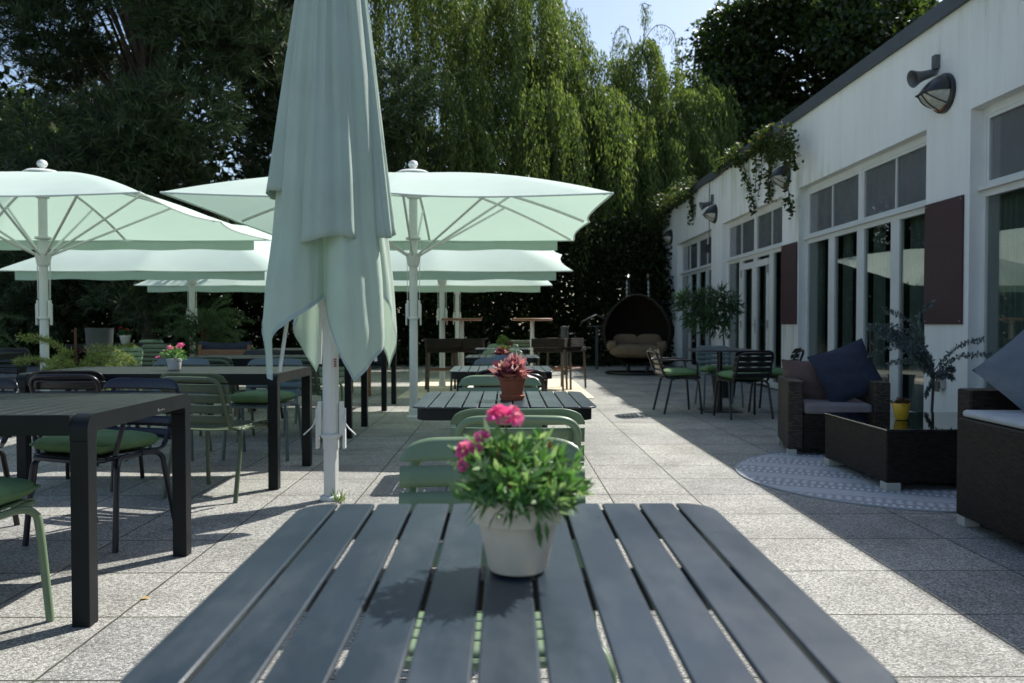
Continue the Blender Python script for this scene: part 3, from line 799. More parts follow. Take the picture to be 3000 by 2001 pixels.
# ------------------------------------------------------------------ folded parasol
def make_folded():
    t = thing('folded_parasol', 'tall folded mint parasol standing on a white pole behind the front table', 'parasol', (-1.035, 4.76, 0))
    flute = lambda a: 1 - .06 * (0.5 + .5 * math.cos(12 * a))
    b = MB(); b.tube([(0, 0, .03), (0, 0, .31)], .045, 8); b.build('ground_sleeve', M['pole'], t, ang=20)
    b = MB(); b.tube([(0, 0, .31), (0, 0, 3.95)], .0475, 60, prof=flute); pole = b.build('pole', M['pole'], t, ang=70)
    b = MB()
    for i in range(4): b.box(.030, .0425, -.0445 - .0, -.030, .80 + i * .013, .806 + i * .013, Matrix.Rotation(R(0), 3, 'Z'))
    b.build('sticker', M['red_print'], pole, smooth=False)
    b = MB(); b.lathe([(.068, .0045), (.068, .022), (.062, .03), (.05, .034)], 8); b.build('base', M['pole'], t, ang=25)
    b = MB(); b.lathe([(.049, 1.10), (.055, 1.10), (.078, 1.18), (.085, 1.26), (.05, 1.27)], 20); b.build('hub', M['pole'], t, ang=25)
    lever(t, .45, True)
    def lerp(x, xs, ys):
        return float(np.interp(x, xs, ys))
    # inner cloth: four long corner flaps, deep valleys between them
    H = [(0, 1.30), (14, 1.12), (26, .95), (40, .765), (52, .95), (66, 1.12), (85, 1.22), (98, 1.12), (106, .92), (115, .745), (128, .90), (146, 1.10), (165, 1.30), (182, 1.36),
         (194, 1.12), (205, .98), (217, .745), (224, .735), (229, .96), (236, 1.02), (250, 1.09), (262, 1.15), (271, 1.20), (276, 1.14), (284, .98), (292, .84), (301, .728), (312, .80), (326, .90), (340, 1.0), (350, 1.16), (360, 1.30)]
    ha, hz = zip(*H)
    Zs = [.70, 1.0, 1.3, 1.55, 2.0, 2.46, 2.97, 3.5, 3.95]; Rl = [.40, .415, .39, .355, .315, .275, .205, .12, .05]
    lob = [40, 115, 222, 306]
    def rad(thd, z):
        Rz = lerp(z, Zs, Rl)
        best = 0
        for k, c in enumerate(lob):
            d = abs((thd - c + 180) % 360 - 180)
            wdt = (38, 36, 44, 46)[k]
            best = max(best, math.exp(-(d / wdt) ** 4))
        val = .42 + .12 * (z - 1)
        val = min(val, .75)
        f = val + (1 - val) * best
        # broad secondary folds that fade toward the bottom edge
        f *= 1 - .42 * math.exp(-((thd - 273) / 8.0) ** 2) * min(1, max(0, (2.3 - z)))
        f *= 1 + .045 * math.sin(R(thd) * 11 + z * .8) * min(1, (z - .5) * .8) + .015 * math.sin(R(thd) * 23 + 1 + z * 2)
        if 140 < thd < 262: f *= .94
        return Rz * f
    def inner(u, v):
        thd = 360 * u
        h = lerp(thd, ha, hz)
        z = 3.95 + (h - 3.95) * v
        r = rad(thd, z)
        a = R(thd)
        return (r * math.cos(a) + .012 * (z - 1.0), r * math.sin(a), z)
    b = MB(); b.grid(inner, 360, 70, wrap=True)
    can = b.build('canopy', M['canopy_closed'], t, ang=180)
    # hem tape along the lower edge
    pts = [inner(i / 360, 1.0) for i in range(360)]
    h = MB(); h.grid(lambda u, v: tuple(Vector(inner(u, 1 - .0)) * 1 + Vector((0, 0, .028 * v)) + Vector((math.cos(2 * math.pi * u), math.sin(2 * math.pi * u), 0)) * (.003)), 360, 1, wrap=True)
    h.build('hem', M['hem_dark'], can, ang=180)
    # outer pleats of the four mid ribs: flattened U folds lying over the flaps
    def pleat(name, cth, zb, w_bot, w_top, r_bot, bulge, skew=0.0, wave=.012):
        cd = Vector((math.cos(R(cth)), math.sin(R(cth)), 0)); sd_ = Vector((-cd.y, cd.x, 0))
        p = MB()
        def fn(u, v):
            q = 2 * u - 1
            zbot = zb + wave * math.sin(q * 3.4 + .6) + .012 * q
            z = 3.9 + (zbot - 3.9) * v
            k = (3.9 - z) / (3.9 - zb)
            wd = w_top + (w_bot - w_top) * k
            rr = .05 + (r_bot - .05) * k ** .9
            x = wd * .5 * math.copysign(abs(q) ** .8, q)
            dep = rr - bulge * k * (abs(q) ** 5) - .05 * k * max(0, abs(q) - .85) / .15
            dep += .010 * k * math.sin(q * 6 + z * 1.3) + .006 * math.sin(q * 13 + z)
            pos = cd * dep + sd_ * (x + skew * k)
            return (pos.x + .012 * (z - 1.0), pos.y, z)
        p.grid(fn, 36, 60)
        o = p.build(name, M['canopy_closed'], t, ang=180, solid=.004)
        return o
    pleat('canopy_fold', 270, 1.52, .325, .10, .375, .10, .050)
    sm = MB(); sm.tube([(.028 * ((3.9 - z) / 2.4) + .012 * (z - 1) - .004, -(.05 + .325 * ((3.9 - z) / 2.38) ** .9) - .008 - .004 * math.sin(z * 3), z) for z in np.linspace(3.8, 1.54, 40)], .0016, 5); sm.build('seam', M['hem'], can)
    pleat('canopy_fold', 184, 1.80, .23, .08, .345, .09, .10)
    pleat('canopy_fold', 352, 1.56, .16, .06, .400, .06, -.07)
    pleat('canopy_fold', 92, 1.60, .30, .10, .33, .07)
    # ends of the ribs peeping out of the flaps
    for th, z, r in ((222, .70, .38), (116, .72, .36), (306, .71, .38), (41, .74, .37)):
        b = MB(); a = R(th)
        b.tube([(.06 * math.cos(a), .06 * math.sin(a), 2.4), ((r - .06) * math.cos(a), (r - .035) * math.sin(a), z + .08)], .011, 6); b.build('rib', M['pole'], t)
    return t
make_folded()

# ------------------------------------------------------------------ potted plants
def pot(parent, mat, r0, r1, h, rim=.016, rimh=.28, saucer=None):
    b = MB()
    zr = h * (1 - rimh)
    if rim: prof = [(.0, .003), (r0 * .95, .003), (r0, .006), (r0 + (r1 - rim * .5 - r0) * .97, zr - .002), (r1, zr), (r1 + .001, h - .004), (r1 - .002, h), (r1 - .008, h), (r1 - .010, h - .02), (.0, h - .021)]
    else: prof = [(.0, .003), (r0 * .95, .003), (r0, .006), (r1, h - .004), (r1 - .001, h), (r1 - .007, h), (r1 - .009, h - .02), (.0, h - .021)]
    b.lathe(prof, 40, cap=False); o = b.build('pot', mat, parent, ang=35)
    b = MB(); b.lathe([(0, h - .012), (r1 - .010, h - .014)], 24, cap=False); b.build('earth', M['earth'], o)
    if saucer:
        b = MB(); b.lathe([(0, 0), (saucer, 0), (saucer + .006, .018), (saucer + .002, .022), (saucer - .004, .006), (0, .005)], 32, cap=False); b.build('saucer', mat, parent)
    return o

def tuft(n, c, rx, rz, L, W, up=.5, lo=.0, seed=1):
    """leaves springing from a mound: returns leaf quads"""
    r = np.random.default_rng(seed)
    d = unit(r.normal(size=(n, 3)) + np.array([0, 0, up])); d[:, 2] = np.abs(d[:, 2]) - lo
    rad = r.uniform(.35, 1, n)[:, None]
    P = np.array(c) + d * np.array([rx, rx, rz]) * rad
    D = unit(d * 1.0 + r.normal(size=(n, 3)) * .55 + np.array([0, 0, .25]))
    return leaf_quads(P, D, r.uniform(.7, 1.25, n) * L, r.uniform(.7, 1.2, n) * W)

def flower(c, rad, n=60, seed=0, tilt=(0, 0, 1)):
    """ruffled flower head of many small petals"""
    r = np.random.default_rng(seed)
    a = r.uniform(0, 2 * np.pi, n); q = np.sqrt(r.uniform(0, 1, n))
    ax = Vector(tilt).normalized(); X = ax.orthogonal().normalized(); Y = ax.cross(X)
    X, Y, Z = map(np.array, (X, Y, ax))
    P = np.array(c) + (np.cos(a) * q)[:, None] * X * rad * .55 + (np.sin(a) * q)[:, None] * Y * rad * .55 + (1 - q ** 2)[:, None] * Z * rad * .35
    D = (np.cos(a) * (q + .2))[:, None] * X + (np.sin(a) * (q + .2))[:, None] * Y + (r.uniform(.0, .7, n) * (1.1 - q))[:, None] * Z
    return leaf_quads(P, D, rad * r.uniform(.45, .7, n), rad * r.uniform(.4, .6, n), mid=.7, fold=.3)

# foreground dianthus
t = thing('potted_dianthus', 'cream clay pot of pink dianthus on the foreground table', 'potted plant', (.017, 1.022, .7335))
t.scale = (1.04, 1.04, 1.04)
pot(t, M['cream_pot'], .0365, .0550, .0955, .012, .33)
r = np.random.default_rng(5)
VV = []; stems = MB()
n = 150
for i in range(n):
    a = r.uniform(0, 2 * np.pi); sp = r.uniform(.05, 1.0) ** .7; tl = r.uniform(.038, .080) * (1.0 if sp < .75 else .8)
    p0 = np.array([.03 * np.cos(a) * sp, .03 * np.sin(a) * sp, .085])
    d = unit(np.array([np.cos(a) * sp * .92, np.sin(a) * sp * .92, 1.08 - .5 * sp]))
    p1 = p0 + d * tl
    dr = -.02 * sp * max(0, sp - .6) * 3
    p1[2] += dr
    if i % 2 == 0: stems.tube([p0, (p0 + p1) / 2 + np.array([0, 0, .004]), p1], .0009, 4)
    k = 13
    tt = r.uniform(.25, 1.08, k)[:, None]
    P = p0 + (p1 - p0) * tt
    D = unit(d + r.normal(size=(k, 3)) * .62)
    VV.append(leaf_quads(P, D, r.uniform(.017, .030, k), r.uniform(.0050, .0082, k), .42, .2))
# a few trailing leaves over the rim
for i in range(70):
    a = r.uniform(-2.6, .5)
    P = np.array([[.055 * np.cos(a), .055 * np.sin(a), .085 + r.uniform(-.004, .03)]])
    D = np.array([[np.cos(a) * .8, np.sin(a) * .8, r.uniform(-1.2, .5)]])
    VV.append(leaf_quads(P, D, r.uniform(.018, .034), r.uniform(.005, .0078), .45, .2))
for i in range(5):
    a = r.uniform(-1.3, -.9); z = .080 - i * .003
    VV.append(leaf_quads(np.array([[.060 * np.cos(a), .060 * np.sin(a), z]]), np.array([[.15 * np.cos(a), .15 * np.sin(a), -1.0]]), .026, .0085, .45, .15))
quads('foliage', np.concatenate(VV), M['dianthus'], t)
stems.build('stem', M['weed'], t)
fl = [((-.016, -.008, .188), .0225, (.05, -.10, 1)), ((-.044, -.012, .166), .0105, (-.3, -.4, .8)), ((-.064, -.014, .152), .0125, (-.5, -.5, .7)), ((-.066, -.02, .134), .008, (-.6, -.7, .2)), ((-.050, -.02, .153), .008, (-.2, -.5, .8))]
for i, (c, rd, tl) in enumerate(fl):
    quads('flower', flower(c, rd, 80, i, tl), M['pink'], t)
    s = MB(); s.tube([(c[0] * .3, c[1] * .3, .09), (c[0] * .75, c[1] * .75, c[2] * .75 + .02), (c[0], c[1], c[2] - .003)], .0012, 5, 4); s.build('stem', M['weed'], t)
bud = [np.array([[x, y, z]]) for x, y, z in ((-.024, -.03, .142), (-.006, -.02, .150), (.045, -.02, .146), (.038, -.01, .15), (-.01, -.04, .108))]
quads('bud', np.concatenate([leaf_quads(q, np.array([[.1, -.1, 1]]), .014, .007) for q in bud for _ in range(4)]), M['orange_bud'], t)

def simple_plant(name, label, loc, potm, r0, r1, h, leaves_, flowers=(), rim=.01, saucer=None, cat='potted plant', group=None):
    t = thing(name, label, cat, loc, 0, group)
    pot(t, potm, r0, r1, h, rim, .22, saucer)
    for mat, V in leaves_: quads('foliage', V, mat, t)
    for i, (mat, c, rd) in enumerate(flowers): quads('flower', flower(c, rd, 46, i + 3, (.1 * i - .1, -.4, 1)), mat, t)
    return t
simple_plant('potted_begonia', 'terracotta pot of pink and wine red leaves on the second small table', (.032, 3.31, .7375), M['terracotta'], .040, .0595, .108,
    [(M['coleus'], tuft(120, (0, 0, .105), .058, .062, .042, .024, .35, 0, 3)), (M['wine_leaf'], tuft(90, (-.012, -.01, .10), .055, .04, .036, .022, .2, .1, 4))], saucer=.047)
simple_plant('potted_succulent', 'grey blue pot of reddish pink succulents on the third small table', (-.016, 5.62, .7375), M['blue_pot'], .043, .059, .098,
    [(M['wine_leaf'], tuft(160, (0, 0, .096), .05, .042, .03, .014, .5, 0, 5)), (M['coleus'], tuft(40, (0, 0, .10), .04, .03, .024, .012, .6, 0, 6))], rim=0)
simple_plant('potted_herb', 'lime yellow pot with a bushy yellow green plant on a small table', (0, 7.84, .7375), M['lime_pot'], .042, .056, .105,
    [(M['lime_leaf'], tuft(330, (-.012, 0, .135), .055, .085, .03, .014, .3, .3, 7)), (M['wine_leaf'], tuft(60, (.045, 0, .11), .03, .03, .03, .016, .3, .2, 8))], rim=.006)
simple_plant('potted_dianthus', 'white pot of pink flowers on the long dark table at left', (-2.25, 5.46, .738), M['white_pot'], .040, .050, .082,
    [(M['dianthus'], tuft(330, (0, 0, .085), .075, .075, .034, .0085, .35, .12, 9))],
    [(M['pink'], (.052, -.02, .168), .026), (M['pink'], (-.012, -.04, .150), .022), (M['pink'], (-.095, -.03, .085), .018), (M['orange_bud'], (-.05, -.03, .13), .010), (M['pink'], (.03, .01, .155), .018)], rim=.006)
simple_plant('potted_succulent', 'bright yellow pot with a low succulent on the wicker coffee table', (2.71, 5.42, .398), M['yellow_pot'], .040, .057, .115,
    [(M['wine_leaf'], tuft(60, (0, 0, .112), .05, .022, .03, .016, .3, .1, 10)), (M['vine'], tuft(60, (0, 0, .112), .055, .02, .03, .014, .2, .15, 11))], rim=0)
simple_plant('potted_geranium', 'small white trough of red flowers at the far left edge', (-5.99, 9.35, .75), M['white_pot'], .055, .066, .07,
    [(M['bamboo'], tuft(200, (0, 0, .07), .12, .14, .05, .03, .4, 0, 12))], [(M['red_petal'], (-.08, -.05, .19), .04), (M['red_petal'], (.06, -.05, .16), .04), (M['red_petal'], (-.03, -.06, .22), .03)])
simple_plant('potted_geranium', 'white flowerpot with faint red flowers far back before the hedge', (-6.05, 12.8, .738), M['white_pot'], .06, .085, .14,
    [(M['bamboo'], tuft(160, (0, 0, .13), .10, .10, .05, .03, .4, 0, 13))], [(M['red_petal'], (-.05, -.05, .25), .03), (M['red_petal'], (.05, -.05, .22), .03)])

# feathery shrubs in pots on the left
def feathery(label, loc, sc, mat, n=46, seed=3, stake=True):
    t = thing('feathery_shrub', label, 'shrub', loc)
    r = np.random.default_rng(seed); b = MB(); VV = []
    pt = MB(); pt.lathe([(.0, .0), (.13, 0), (.17, .30), (.175, .33), (.16, .33), (.155, .29), (0, .28)], 28, cap=False); pt.build('pot', M['black_pot'], t)
    b.tube([(0, 0, .28), (.01, 0, .55 * sc), (.0, .01, .8 * sc)], .016, 8, 4)
    for i in range(n):
        a = r.uniform(0, 2 * np.pi); z0 = r.uniform(.45, .85) * sc; ln = r.uniform(.35, .72) * sc
        rise = r.uniform(-.35, .75)
        p0 = np.array([0, 0, z0]); d = np.array([np.cos(a), np.sin(a) * .8, rise])
        p1 = p0 + d * ln * .55; p2 = p0 + d * ln + np.array([0, 0, -.22 * ln + r.uniform(-.1, .05)])
        C = np.array([list(q) for q in catmull([p0, p1, p2], 9)])
        b.tube([C[0], C[len(C) // 2], C[-1]], .004, 4, 3)
        for q in range(3, len(C)):
            k = 16
            P = C[q] + r.normal(size=(k, 3)) * .008
            D = unit((C[q] - C[q - 1])[None] * 6 + r.normal(size=(k, 3)) * .30 + np.array([0, 0, .08]))
            VV.append(leaf_quads(P, D, r.uniform(.03, .075, k), r.uniform(.006, .011, k), .5, .1))
    quads('foliage', np.concatenate(VV), mat, t); b.build('branch', M['bark_red'], t)
    if stake:
        s = MB(); s.tube([(.02, -.03, .25), (.02, -.03, 1.10 * sc)], .013, 8); s.build('stake', M['stake'], t)
    return t
feathery('light green feathery shrub tied to a brown stake, in front of the left parasol pole', (-4.52, 8.45, .0), .92, M['feathery'], 25, 3)
feathery('darker feathery shrub with a reddish trunk behind the wooden armchair', (-4.9, 13.0, .0), 1.30, M['bamboo'], 60, 8, False)
feathery('dim feathery shrub in the far left corner before the hedge', (-8.0, 12.0, .0), 1.25, M['bamboo'], 34, 21, False)
# grey planter behind the light shrub
t = thing('tall_planter', 'pale grey planter half hidden behind the light feathery shrub', 'planter', (-5.35, 10.6, 0))
b = MB(); b.lathe([(.12, 0), (.17, .98), (.18, 1.0), (.165, 1.0), (.16, .94), (0, .93)], 32, cap=False); b.build('pot', M['grey_pot'], t)

# standard tree in front of the double door
def crown_plant(name, label, loc, stem_pts, clusters, mat, L, W, per, pot_r, pot_h, barkmat, seed, droop=.0, potm='black_pot'):
    t = thing(name, label, 'potted tree', loc)
    p = MB(); p.lathe([(0, 0), (pot_r * .8, 0), (pot_r, pot_h - .02), (pot_r + .01, pot_h), (pot_r - .012, pot_h), (pot_r - .015, pot_h - .03), (0, pot_h - .03)], 32, cap=False); p.build('pot', M[potm], t)
    b = MB(); b.tube(stem_pts, .016, 8, 4, r1=.010)
    r = np.random.default_rng(seed); VV = []; top_ = np.array(stem_pts[-1])
    for c, rad_ in clusters:
        c = np.array(c)
        b.tube([top_, (top_ + c) / 2 + np.array([0, 0, .04]), c], .006, 5, 4)
        for k in range(per):
            d = unit(r.normal(size=3) + np.array([0, 0, .15])); ln = rad_ * r.uniform(.6, 1.0)
            tip = c + d * ln + np.array([0, 0, -droop * ln]); q = 9
            P = c + (tip - c) * r.uniform(.15, 1, q)[:, None] + np.array([0, 0, .03]) * np.sin(np.linspace(0, 3, q))[:, None]
            D = unit(d[None] + r.normal(size=(q, 3)) * .5 + np.array([0, 0, -droop]))
            VV.append(leaf_quads(P, D, r.uniform(.6, 1.2, q) * L, r.uniform(.7, 1.2, q) * W))
    quads('foliage', np.concatenate(VV), mat, t); b.build('stem', barkmat, t)
    return t
crown_plant('potted_standard_tree', 'leafy green standard tree in a pot in front of the white double door', (3.16, 11.45, .004),
    [(0, 0, .3), (.0, 0, .7), (-.03, 0, 1.02)],
    [((-.30, 0, 1.38), .28), ((-.08, .05, 1.42), .28), ((-.20, -.1, 1.24), .26), ((-.48, 0, 1.25), .24), ((-.36, .1, 1.12), .22), ((.03, -.1, 1.16), .26), ((-.12, .1, 1.07), .22), ((.08, 0, 1.32), .20), ((-.55, .05, 1.42), .15)],
    M['bamboo'], .13, .022, 26, .18, .32, M['bark'], 4, .35)

# young eucalyptus by the wall: long arching sprays set with small round leaves
t = thing('potted_eucalyptus', 'young blue grey eucalyptus in a black pot by the wall behind the coffee table', 'potted tree', (3.50, 6.5, .004))
p = MB(); p.lathe([(0, 0), (.13, 0), (.155, .28), (.165, .30), (.15, .30), (.145, .27), (0, .265)], 32, cap=False); p.build('pot', M['black_pot'], t)
b = MB(); b.tube([(0, 0, .27), (.01, 0, .5), (.015, 0, .66)], .011, 8, 4)
VV = []; r = np.random.default_rng(17)
sprays = [((.0, 0, .62), (-.25, -.05, .86), (-.56, -.08, .80)), ((.0, 0, .64), (-.22, .0, 1.0), (-.53, .02, 1.02)), ((.0, 0, .66), (-.15, .05, 1.05), (-.38, .06, 1.17)),
          ((.0, 0, .66), (-.14, -.05, 1.10), (-.05, -.1, 1.22)), ((.01, 0, .66), (.20, .0, .86), (.42, .0, .92)), ((.01, 0, .63), (.18, -.06, .78), (.43, -.08, .80)),
          ((.01, 0, .60), (.10, -.05, .63), (.14, -.06, .60)), ((.01, 0, .60), (.10, -.05, .68), (.15, -.05, .67)), ((0, 0, .62), (-.05, -.06, .78), (-.20, -.1, .84)),
          ((0, 0, .58), (-.04, -.05, .55), (-.08, -.05, .46)), ((0, 0, .66), (-.28, .1, .93), (-.45, .12, .90)), ((0, 0, .6), (-.20, -.1, .75), (-.42, -.12, .73)),
          ]
sprays += [((0, 0, .60 + .004 * i), (-.10 - .013 * i, -.1 + .01 * i, .80 + .014 * i), (-.26 - .022 * i, -.14 + .015 * i, .80 + .020 * i)) for i in range(13)]
for s in sprays:
    C = np.array([list(q) for q in catmull(s, 20)])
    b.tube([C[0], C[13], C[26], C[-1]], .004, 5, 3, r1=.002)
    for q in range(4, len(C)):
        for sgn in (-1, 1, 0):
            d = np.array([r.normal() * .3, -.5 + r.normal() * .7, sgn + r.normal() * .3])
            VV.append(leaf_quads(C[q][None], d[None], r.uniform(.028, .042), r.uniform(.014, .020), .55, .08))
quads('foliage', np.concatenate(VV), M['euca'], t); b.build('stem', M['bark'], t)

# ------------------------------------------------------------------ building
XW = 4.30; ZL = 3.034; ZR = 4.04; ZRAIL = 2.28
bays = [(16.6, 19.9), (12.36, 15.77), (8.14, 11.66), (3.87, 7.37), (-.4, 3.1)]
B = thing('cafe_building', 'long white single storey building with tall windows along the right side', 'building', (XW, 8, 0))
inv = Matrix.Translation(-Vector((XW, 8, 0)))
def bpart(mb, name, mat, parent=B, **kw):
    o = mb.build(name, mat, parent, **kw); o.matrix_parent_inverse = inv if parent == B else Matrix.Identity(4); return o
m = MB()
ys = [21.7]
for y0, y1 in bays: ys += [y1, y0]
ys += [-5.0]
for i in range(0, len(ys), 2): m.box(XW, XW + .28, ys[i + 1], ys[i], 0, ZL)
m.box(XW, XW + .28, -5.0, 21.7, ZL, ZR)
m.box(XW + .28, XW + 8, 21.42, 21.7, 0, ZR); m.box(XW + .28, XW + 8, -5.0, -4.72, 0, ZR); m.box(XW + 7.72, XW + 8, -4.72, 21.42, 0, ZR)
bpart(m, 'wall', M['stucco'], smooth=False)
m = MB(); m.box(XW - .05, XW + 8.05, -5.05, 21.75, ZR + .001, ZR + .13); m.box(XW - .06, XW - .051, -5.06, 21.76, ZR - .012, ZR + .145); bpart(m, 'roof', M['fascia'], smooth=False)
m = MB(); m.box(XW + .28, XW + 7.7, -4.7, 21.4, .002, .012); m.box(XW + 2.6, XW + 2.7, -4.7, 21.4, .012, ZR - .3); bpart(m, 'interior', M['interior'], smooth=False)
XF = XW + .115
def framebox(mb, y0, y1, z0, z1, d0=0.0, d1=.06): mb.box(XF + d0, XF + d1, y0, y1, z0, z1)
def bay(k, y0, y1):
    L = y1 - y0
    f = MB()
    # outer frame
    framebox(f, y0, y0 + .055, 0, ZL - .0005); framebox(f, y1 - .055, y1, 0, ZL - .0005)
    framebox(f, y0 + .055, y1 - .055, ZL - .07, ZL - .0005); framebox(f, y0 + .055, y1 - .055, ZRAIL - .06, ZRAIL + .045)
    f.box(XF - .05, XF - .0005, y0 + .004, y1 - .004, ZRAIL + .0, ZRAIL + .035)          # projecting transom sill
    mid = (y0 + y1) / 2
    framebox(f, mid - .05, mid + .05, ZRAIL + .045, ZL - .07)
    for a, c in ((y0 + .055, mid - .05), (mid + .05, y1 - .055)):
        framebox(f, a, a + .03, ZRAIL + .045, ZL - .07, .008, .05); framebox(f, c - .03, c, ZRAIL + .045, ZL - .07, .008, .05)
        framebox(f, a + .03, c - .03, ZRAIL + .045, ZRAIL + .08, .008, .04); framebox(f, a + .03, c - .03, ZL - .105, ZL - .07, .008, .04)
        framebox(f, (a + c) / 2 - .012, (a + c) / 2 + .012, ZRAIL + .08, ZL - .105, .010, .038)
    if k != 3:
        q = L / 4
        for j in (1, 2, 3): framebox(f, y0 + j * q - .10, y0 + j * q + .10, .0, ZRAIL - .06, .004, .058)
        panes = [(y0 + .055 if j == 0 else y0 + j * q + .10, y1 - .055 if j == 3 else y0 + (j + 1) * q - .10) for j in range(4)]
    else:
        framebox(f, y0 + 1.3, y0 + 1.42, 0, ZRAIL - .06, .004, .058)
        panes = [(y0 + .055, y0 + 1.3), (y0 + 1.42, y1 - .055)]
    fo = bpart(f, 'window_frame', M['frame'], smooth=False)
    for j, (a, c) in enumerate(panes):
        if k == 1 and j in (1, 2): continue
        g = MB(); framebox(g, a, c, .10, ZRAIL - .06, .025, .031); g.build('pane', M['glass'], fo, smooth=False)
        s = MB(); framebox(s, a, c, 0, .10, .006, .05); s.build('bottom_rail', M['frame'], fo, smooth=False)
    if k == 1:
        for j in (1, 2):
            a, c = y0 + j * q - (.0 if j == 1 else .0) + .02, y0 + (j + 1) * q - .02
            a, c = (y0 + q + .10, mid - .012) if j == 1 else (mid + .012, y0 + 3 * q - .10)
            d = MB(); z1 = ZRAIL - .12
            framebox(d, a, a + .11, .03, z1, -.012, .045); framebox(d, c - .11, c, .03, z1, -.012, .045); framebox(d, a + .11, c - .11, .03, .22, -.012, .045); framebox(d, a + .11, c - .11, z1 - .11, z1, -.012, .045)
            do = bpart(d, 'door', M['frame'], smooth=False)
            g = MB(); framebox(g, a + .11, c - .11, .22, z1 - .11, .015, .021); g.build('pane', M['glass'], do, smooth=False)
            if j == 1:
                h = MB(); yy = c - .055; h.tube([(XF - .012, yy, 1.05), (XF - .06, yy, 1.05), (XF - .065, yy - .10, 1.05)], .009, 8); h.box(XF - .018, XF - .0125, yy - .018, yy + .018, .90, 1.14); h.build('handle', M['steel'], do)
            hh = MB(); ye = c - .01 if j == 2 else a + .01
            for zz in (1.05, 1.98): hh.box(XF - .03, XF - .0125, ye - .02, ye + .02, zz - .07, zz + .07)
            hh.build('hinge', M['steel'], do, smooth=False)
    for a, c in ((y0 + .085, mid - .08), (mid + .08, y1 - .085)):
        h = (a + c) / 2
        for p0, p1 in ((a, h - .012), (h + .012, c)):
            g = MB(); framebox(g, p0, p1, ZRAIL + .08, ZL - .105, .022, .028); g.build('transom_pane', M['transom_glass'], fo, smooth=False)
        bl = MB(); bl.grid(lambda u, v, a=a, c=c: (XF + .045 + .003 * math.sin(u * 60), a + (c - a) * u, ZRAIL + .06 + (ZL - .08 - ZRAIL - .06) * v), 60, 1); bl.build('blind', M['blind'], fo)
    for j, (a, c) in enumerate(panes):
        wd = (c - a) * (.34 if k != 3 else .16)
        cu = MB(); cu.grid(lambda u, v, c=c, wd=wd: (XF + .16 + .03 * math.sin(u * 26 + j), c - wd * u + .05, .06 + (ZRAIL + .1) * v), 40, 2)
        cu.build('curtain', M['curtain'], fo, ang=180)
        if k == 3:
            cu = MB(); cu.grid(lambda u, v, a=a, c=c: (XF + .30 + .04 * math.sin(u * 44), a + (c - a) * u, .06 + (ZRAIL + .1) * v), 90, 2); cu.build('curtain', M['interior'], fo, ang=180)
for k, (y0, y1) in enumerate(bays): bay(k, y0, y1)

# boards, socket on the wall
for (y0, y1, label) in ((11.70, 12.34, 'dark maroon board on the wall pier beside the white double door'), (7.45, 8.12, 'dark maroon board on the wall pier above the eucalyptus')):
    t = thing('wall_board', label, 'board', (XW, (y0 + y1) / 2, 1.05), 0, 'maroon boards on the wall')
    w_ = (y1 - y0) / 2
    b = MB(); b.box(-.022, -.003, -w_, w_, 0, 1.21); b.build('panel', M['maroon'], t, smooth=False, bevel=.002)
    s = MB()
    for yy in (-w_ + .03, w_ - .03):
        for zz in (.03, 1.18): s.lathe([(0, 0), (.007, 0), (.006, .003), (0, .004)], 10, (0, 0, 0), False)
    s.v = [(-.022 - z, yy_ + y, zz_ + x) for (x, y, z), (yy_, zz_) in zip(s.v, [q for q in ((-w_ + .03, .03), (-w_ + .03, 1.18), (w_ - .03, .03), (w_ - .03, 1.18)) for _ in range(40)])]
    s.build('screw', M['steel'], t)
t = thing('outdoor_socket', 'small grey outdoor socket low on the wall beside the eucalyptus trunk', 'socket', (XW, 7.78, .42))
b = MB(); b.box(-.05, -.002, -.05, .05, 0, .10); b.build('box', M['steel'], t, smooth=False, bevel=.006)
b = MB(); b.box(-.07, -.051, -.03, .03, -.03, .07); b.build('lid', M['grille'], t, smooth=False, bevel=.004)

# wall lamps and horn loudspeakers
def make_lamp():
    t = thing('wall_lamp', '', 'lamp')
    # round back plate on the wall with a hooded half lantern: the lens bulges out and down
    b = MB(); b.lathe([(0, .0), (.19, .0), (.19, .03), (.165, .05), (0, .05)], 40, cap=False)
    b.v = [(-z - .002, x, y) for x, y, z in b.v]; b.build('back_plate', M['lamp_black'], t)
    def shell(a0, a1, rr, off):
        s = MB()
        def fn(u, v):
            a = R(a0 + (a1 - a0) * u); y, z = math.cos(a), math.sin(a)
            p = Vector((-.045, rr * y, rr * z)); q = Vector((-.235 - off, .085 * y, -.004))
            bul = .030 * math.sin(math.pi * v)
            r_ = p.lerp(q, v); r_.x -= bul * .5; r_.y += bul * y; r_.z += bul * (.8 if a1 <= 180 else -.5) * abs(z)
            return r_
        s.grid(fn, 32, 12); return s
    shell(0, 180, .176, .004).build('hood', M['lamp_black'], t, solid=.004)
    shell(180, 360, .168, .0).build('lens', M['lamp_glass'], t)
    b = MB()
    for a in (180, 225, 270, 315, 360):
        y, z = math.cos(R(a)), math.sin(R(a)); pts = []
        for i in range(7):
            v = i / 6; p = Vector((-.047, .170 * y, .170 * z)).lerp(Vector((-.238, .088 * y, -.006)), v); bul = .032 * math.sin(math.pi * v)
            pts.append((p.x - bul * .5, p.y + bul * y, p.z - bul * .5 * abs(z)))
        b.tube(pts, .0065, 6)
    b.tube([(-.24, -.092, -.005), (-.24, .092, -.005)], .011, 6)
    b.build('cage', M['lamp_black'], t)
    b = MB(); pts = [(-.052, .168 * math.cos(R(235 + 70 * i / 8)), .168 * math.sin(R(235 + 70 * i / 8))) for i in range(9)]; b.tube(pts, .012, 6); b.build('rusty_rim', M['rust'], t)
    return t
